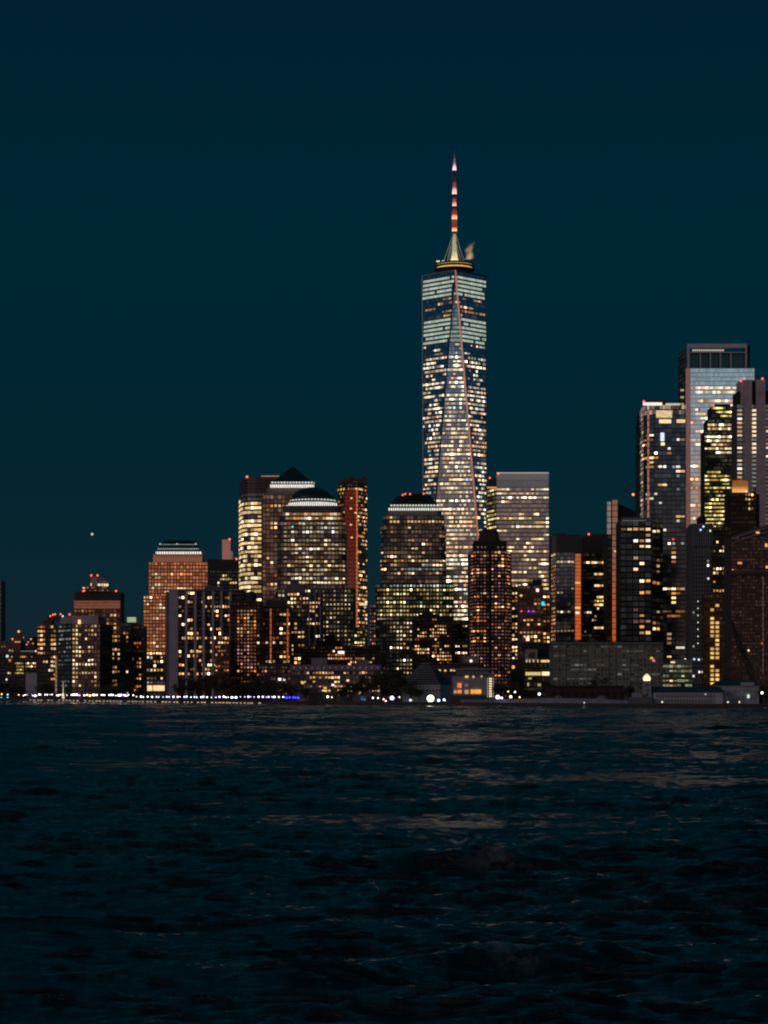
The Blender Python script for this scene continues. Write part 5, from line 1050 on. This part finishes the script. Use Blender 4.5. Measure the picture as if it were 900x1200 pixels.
for sd, h, w in ((1, 11, 9), (2, 9, 9), (3, 13, 9), (4, 8, 7)):
    t, v, f = tree_mesh(sd, h, w); m1 = bpy.data.meshes.new('trunk'); m1.from_pydata(t.v, [], t.f); m1.materials.append(BARK)
    m2 = bpy.data.meshes.new('crown'); m2.from_pydata(v, [], f); m2.materials.append(LEAF[sd % 2]); TM.append((m1, m2, h))
def tree(px, ytop, D, k, label):
    m1, m2, h = TM[k]; o = bpy.data.objects.new('tree', None); col.objects.link(o); o.location = (X(px, D), D, 1.5); s = (Z(ytop, D) - 1.5) / h
    o.scale = (s * rr.uniform(.9, 1.2), s, s); o.rotation_euler.z = rr.uniform(0, 6.28); tag(o, label, 'tree', 'dark trees along the waterfront')
    for nm, me in (('trunk', m1), ('crown', m2)): c = bpy.data.objects.new(nm, me); col.objects.link(c); c.parent = o
TR = [
 (3, 799, 1765, 1, 'dark tree at the left edge of the shore'), (14, 803, 1755, 0, 'second dark tree from the left edge, before the low glass offices'), (25, 804, 1745, 3, 'low dark tree left of the pale windowless box'), (50, 800, 1690, 1, 'dark tree at the foot of the slim orange lit block'), (59, 803, 1680, 3, 'small dark tree right under the slim orange lit block'),
 (125, 802, 1560, 1, 'dark tree at the right foot of the square block with a pale cap'), (136, 800, 1545, 0, 'dark tree below the single orange window column'), (148, 797, 1530, 3, 'dark tree left of the lit granite annex'),
 (210, 800, 1430, 0, 'dark tree below the widest lavender pier'), (221, 793, 1420, 2, 'taller dark tree under the left half of the lavender pier slab'), (232, 797, 1410, 1, 'round dark tree under the middle of the lavender pier slab'), (244, 791, 1400, 0, 'tall dark tree under the right half of the lavender pier slab'), (256, 789, 1390, 2, 'tall dark tree below the low brick red block'), (268, 795, 1380, 1, 'dark tree at the left foot of the rosy gridded tower'), (280, 799, 1372, 3, 'low dark tree below the rosy grid of windows'), (292, 797, 1365, 0, 'dark tree at the right foot of the rosy gridded tower'), (305, 795, 1358, 1, 'dark tree left below the two orange strips'), (317, 799, 1350, 3, 'low dark tree between the two orange strips'), (329, 800, 1340, 1, 'dark tree just above the start of the blue lamps'), (342, 804, 1335, 0, 'dark tree above the end of the blue lamps'),
 (358, 806, 1330, 3, 'small dark tree in front of the left end of the lavender building'), (400, 806, 1300, 3, 'small dark tree in front of the middle of the lavender building'), (412, 801, 1290, 1, 'dark tree behind the kiosk'), (424, 797, 1280, 0, 'dark tree over the kiosk sign'), (436, 789, 1275, 2, 'tall dark tree behind the close white lamp pair'), (448, 785, 1270, 2, 'tallest dark tree in the centre clump'), (459, 787, 1262, 0, 'dark tree over the large violet white lamp'), (470, 794, 1255, 1, 'dark tree overlapping the left side of the museum'), (482, 802, 1228, 3, 'small tree in front of the museum arches'), (491, 806, 1224, 3, 'smallest tree left of the brightest lamp'),
 (588, 800, 1200, 1, 'dark tree at the right end of the white waterfront building'), (600, 797, 1230, 0, 'dark tree below the dark brick tower'), (611, 803, 1220, 3, 'low dark tree before the low black roofed building'), (641, 801, 1190, 1, 'dark tree right of the pale yellow window band'), (670, 806, 1180, 3, 'small tree above the quay warehouse, near the left dome tent'), (702, 792, 1190, 2, 'tall narrow dark tree in front of the long greenish block'), (735, 803, 1120, 3, 'dark tree left of the gatehouse'), (768, 806, 1100, 1, 'dark tree behind the foot of the gold domed tower'), (897, 803, 1085, 1, 'dark tree at the right edge beside the pier house')]
for a in TR: tree(*a)

# ------------------------------------------------------------------ water
m, nt = new_mat('harbour_water'); L = nt.links.new
out = N(nt, 'ShaderNodeOutputMaterial'); bs = N(nt, 'ShaderNodeBsdfPrincipled')
bs.inputs['Base Color'].default_value = (.0005, .005, .008, 1); bs.inputs['Roughness'].default_value = .25; bs.inputs['IOR'].default_value = 1.333
tc = N(nt, 'ShaderNodeTexCoord')
def wn(scale, sx, sy, det, rgh, rotz=0.):
    mp = N(nt, 'ShaderNodeMapping'); mp.inputs['Scale'].default_value = (sx, sy, 1); mp.inputs['Rotation'].default_value = (0, 0, rotz); L(tc.outputs['Object'], mp.inputs[0])
    t = N(nt, 'ShaderNodeTexNoise'); t.inputs['Scale'].default_value = scale; t.inputs['Detail'].default_value = det; t.inputs['Roughness'].default_value = rgh; L(mp.outputs[0], t.inputs['Vector']); return t.outputs['Fac']
# ripples too small to resolve spread the reflections; rougher away from the camera
so_ = N(nt, 'ShaderNodeSeparateXYZ'); L(tc.outputs['Object'], so_.inputs[0])
rr_ = N(nt, 'ShaderNodeMapRange'); L(so_.outputs[1], rr_.inputs[0]); rr_.inputs[1].default_value = 60; rr_.inputs[2].default_value = 700; rr_.inputs[3].default_value = .03; rr_.inputs[4].default_value = .13; L(rr_.outputs[0], bs.inputs['Roughness'])
rip = wn(2.6, .28, 1.5, 6, .62, .12); chop = wn(.55, .6, 1.5, 5, .62, -.1); swell = wn(.09, .5, 1.5, 3, .6, .1); calm = wn(.02, .3, 1.9, 3, .55, .12)
patch = N(nt, 'ShaderNodeMapRange'); L(calm, patch.inputs[0]); patch.inputs[1].default_value = .36; patch.inputs[2].default_value = .64; patch.inputs[3].default_value = .5; patch.inputs[4].default_value = 1.3
bp = N(nt, 'ShaderNodeBump'); bp.inputs['Distance'].default_value = .3; L(patch.outputs[0], bp.inputs['Strength']); L(rip, bp.inputs['Height'])
fbm = wn(.04, .17, 1.7, 12, .56, -.06)      # every octave equally steep, so waves of all lengths show at all distances
bp2 = N(nt, 'ShaderNodeBump'); bp2.inputs['Distance'].default_value = 1.25; bp2.inputs['Strength'].default_value = 1.0; L(fbm, bp2.inputs['Height']); L(bp.outputs[0], bp2.inputs['Normal'])
L(bp2.outputs[0], bs.inputs['Normal'])
fo = N(nt, 'ShaderNodeAttribute'); fo.attribute_name = 'foam'; fz = wn(7, 1, 1, 6, .7)
fm = math_n(nt, 'MULTIPLY', fo.outputs['Fac'], math_n(nt, 'MULTIPLY', math_n(nt, 'MAXIMUM', math_n(nt, 'SUBTRACT', wn(1.3, 1, .6, 8, .65), .40), 0), 1.3))
df = N(nt, 'ShaderNodeBsdfDiffuse'); df.inputs[0].default_value = (.45, .5, .55, 1); mx = N(nt, 'ShaderNodeMixShader'); L(fm, mx.inputs[0]); L(bs.outputs[0], mx.inputs[1]); L(df.outputs[0], mx.inputs[2])
L(mx.outputs[0], out.inputs[0]); WATER = m
nr, nc = 2200, 1050
q = np.linspace(0, 1, nr); Y = 50 * (1330 / 50) ** q
hw = 38 + .25 * Y; S = np.linspace(-1, 1, nc)
XX = hw[:, None] * S[None, :]; YY = np.repeat(Y[:, None], nc, 1); ZZ = np.zeros_like(XX); DX = np.zeros_like(XX); DY = np.zeros_like(XX)
sp_y = Y * math.log(1330 / 50) / nr; sp_x = 2 * hw / nc; sp_ = np.maximum(sp_x, sp_y)[:, None]
rg = np.random.RandomState(4); NW = 130
for i in range(NW):
    lam = .42 * (13 / .42) ** (rg.rand()); th = rg.normal(math.radians(76), math.radians(12 if lam < 1.6 else 9) + (0 if rg.rand() < .75 else .35)); k = 2 * math.pi / lam
    steep = .034 * (2.1 if lam < 1.5 else (.95 if lam < 5 else .95)); a = steep / k * 1.0
    wgt = np.clip((lam / sp_ - 2.2) / 2, 0, 1)
    kx, ky = k * math.cos(th), k * math.sin(th); ph = kx * XX + ky * YY + rg.rand() * 6.283
    s, c = np.sin(ph), np.cos(ph); ZZ += a * wgt * c; DX -= a * .9 * wgt * s * kx / k; DY -= a * .9 * wgt * s * ky / k
# groups of higher waves and the ferry's own wake
env = .8 + .5 * np.sin(XX * .07 + 1.3 + YY * .021) * np.sin(YY * .05 - XX * .02)
ZZ *= env; foam = np.zeros_like(ZZ)
for (cx, cyy, L_, wd, amp, ang) in ((4.2, 75, 9, 1.1, .38, .35), (8.5, 80, 7, 1.3, .30, -.35), (6.0, 118, 14, 1.6, .42, .12), (14, 124, 12, 1.8, .32, -.2), (-5, 84, 9, 1.3, .22, .25), (3.2, 68, 6, .9, .25, -.5), (11, 66, 7, 1.2, .25, .3), (2, 175, 22, 2.4, .35, .05)):
    ca, sa = math.cos(ang), math.sin(ang); u_ = (XX - cx) * ca + (YY - cyy) * sa; v_ = -(XX - cx) * sa + (YY - cyy) * ca + .06 * u_ ** 2 / max(1, L_) * 2
    g = np.exp(-(u_ / L_) ** 2) * np.exp(-(v_ / wd) ** 2); amp *= 1.35; L_ *= 1.3; ZZ += amp * g - amp * .5 * np.exp(-(u_ / L_) ** 2) * np.exp(-((v_ + 2.2 * wd) / (1.6 * wd)) ** 2)
for cx, cyy, rx, ry, st in ((4.15, 74.5, .75, .9, 1.0), (5.6, 116.5, 1.1, 1.6, .6), (8, 64.5, .6, .5, .5)): foam += st * np.exp(-((XX - cx) / rx) ** 2 - ((YY - cyy) / ry) ** 2)
ZZ *= 1.15
fade = np.clip((1 - np.abs(S)) / .06, 0, 1)[None, :] * np.clip((nr - np.arange(nr)) / 20., 0, 1)[:, None]
ZZ = ZZ * fade; V = np.stack([XX + DX * fade, YY + DY * fade, ZZ], -1).reshape(-1, 3)
idx = np.arange(nr * nc).reshape(nr, nc); Fq = np.stack([idx[:-1, :-1], idx[:-1, 1:], idx[1:, 1:], idx[1:, :-1]], -1).reshape(-1, 4)
me = bpy.data.meshes.new('water'); me.vertices.add(len(V)); me.vertices.foreach_set('co', V.ravel().astype(np.float32)); me.loops.add(Fq.size); me.loops.foreach_set('vertex_index', Fq.ravel().astype(np.int32))
me.polygons.add(len(Fq)); me.polygons.foreach_set('loop_start', np.arange(0, Fq.size, 4, dtype=np.int32)); me.polygons.foreach_set('loop_total', np.full(len(Fq), 4, dtype=np.int32)); me.update(calc_edges=True)
me.polygons.foreach_set('use_smooth', np.ones(len(Fq), dtype=bool)); at = me.attributes.new('foam', 'FLOAT', 'POINT'); at.data.foreach_set('value', np.clip(foam, 0, 1).ravel().astype(np.float32)); me.materials.append(WATER)
o = bpy.data.objects.new('water', me); col.objects.link(o); tag(o, kind='structure')
# the same harbour reaching on to both sides, behind the camera and to the horizon, one sheet around the wave field
h1, h2 = 38 + .25 * 50, 38 + .25 * 1330
ov = [(-h1, 50, 0), (h1, 50, 0), (h2, 1330, 0), (-h2, 1330, 0), (-9000, -3000, 0), (9000, -3000, 0), (9000, 9000, 0), (-9000, 9000, 0)]
o = mesh_obj('water', ov, [(4, 5, 1, 0), (5, 6, 2, 1), (6, 7, 3, 2), (7, 4, 0, 3)], WATER); tag(o, kind='structure')

#@@WORLD@@
# ------------------------------------------------------------------ sky: dusk, afterglow in the west behind the camera
w = bpy.data.worlds.new('World'); sc.world = w; w.use_nodes = True; nt = w.node_tree; L = nt.links.new
for n_ in list(nt.nodes): nt.nodes.remove(n_)
out = N(nt, 'ShaderNodeOutputWorld'); sk = N(nt, 'ShaderNodeTexSky'); sk.sky_type = 'NISHITA'; sk.sun_disc = False; sk.sun_elevation = R(-3.5); sk.sun_rotation = R(226); sk.air_density = 1.2; sk.ozone_density = 4
bg1 = N(nt, 'ShaderNodeBackground'); L(sk.outputs[0], bg1.inputs[0]); bg1.inputs[1].default_value = .05
tc = N(nt, 'ShaderNodeTexCoord'); sp = N(nt, 'ShaderNodeSeparateXYZ'); L(tc.outputs['Generated'], sp.inputs[0])
def ramp(fac, stops):
    r = N(nt, 'ShaderNodeValToRGB'); cr = r.color_ramp
    while len(cr.elements) < len(stops): cr.elements.new(.5)
    for e, (p_, c_) in zip(cr.elements, stops): e.position = p_; e.color = (*c_, 1)
    L(fac, r.inputs[0]); return r.outputs[0]
el = sp.outputs[2]
east = ramp(el, [(0, (.0085, .0185, .0275)), (.05, (.0030, .0188, .0285)), (.10, (.0006, .0185, .0290)), (.19, (.0, .0188, .0340)), (.30, (.0, .0142, .0300)), (.40, (.006, .080, .125)), (.52, (.006, .075, .115)), (.72, (.001, .036, .058)), (1, (.001, .028, .045))])  # bright band above the view is added for contrast in the waves
side = ramp(el, [(0, (.03, .055, .085)), (.1, (.014, .065, .11)), (.3, (.008, .055, .10)), (.5, (.006, .075, .115)), (.72, (.001, .036, .058)), (1, (.001, .028, .045))])  # carries the same added bright band
west = ramp(el, [(0, (.34, .13, .075)), (.035, (.38, .18, .115)), (.075, (.42, .28, .23)), (.105, (.32, .32, .34)), (.135, (.23, .32, .38)), (.19, (.09, .18, .24)), (.4, (.002, .02, .034)), (1, (.0006, .009, .017))])
az = math_n(nt, 'MULTIPLY', sp.outputs[1], -1.0)
mr = N(nt, 'ShaderNodeMapRange'); mr.interpolation_type = 'SMOOTHSTEP'; L(az, mr.inputs[0]); mr.inputs[1].default_value = .35; mr.inputs[2].default_value = .93
mr2 = N(nt, 'ShaderNodeMapRange'); mr2.interpolation_type = 'SMOOTHSTEP'; L(az, mr2.inputs[0]); mr2.inputs[1].default_value = -.8; mr2.inputs[2].default_value = -.1
c = mixc(nt, mr.outputs[0], mixc(nt, mr2.outputs[0], east, side), west)
bg2 = N(nt, 'ShaderNodeBackground'); L(c, bg2.inputs[0]); bg2.inputs[1].default_value = 1.0
ad = N(nt, 'ShaderNodeAddShader'); L(bg1.outputs[0], ad.inputs[0]); L(bg2.outputs[0], ad.inputs[1]); L(ad.outputs[0], out.inputs[0])
bg1.inputs[1].default_value = .002
sl = bpy.data.lights.new('sun', 'SUN'); sl.energy = .33; sl.angle = R(12); sl.color = (1.0, .72, .66); so = bpy.data.objects.new('sun', sl); col.objects.link(so); so.rotation_euler = (R(74), 0, R(-46))

cam = bpy.data.cameras.new('camera'); co = bpy.data.objects.new('camera', cam); col.objects.link(co); co.location = (0, 0, CAMZ); co.rotation_euler = (R(90), 0, 0)
cam.sensor_fit = 'HORIZONTAL'; cam.sensor_width = 36; cam.lens = F / 900 * 36; cam.shift_y = (HZ - 600) / 900; cam.clip_start = .5; cam.clip_end = 20000; sc.camera = co
sc.view_settings.view_transform = 'Standard'; sc.view_settings.look = 'None'; sc.view_settings.exposure = 0
sc.cycles.filter_width = 2.1; sc.cycles.max_bounces = 5; sc.cycles.use_denoising = True; sc.cycles.sample_clamp_indirect = 4
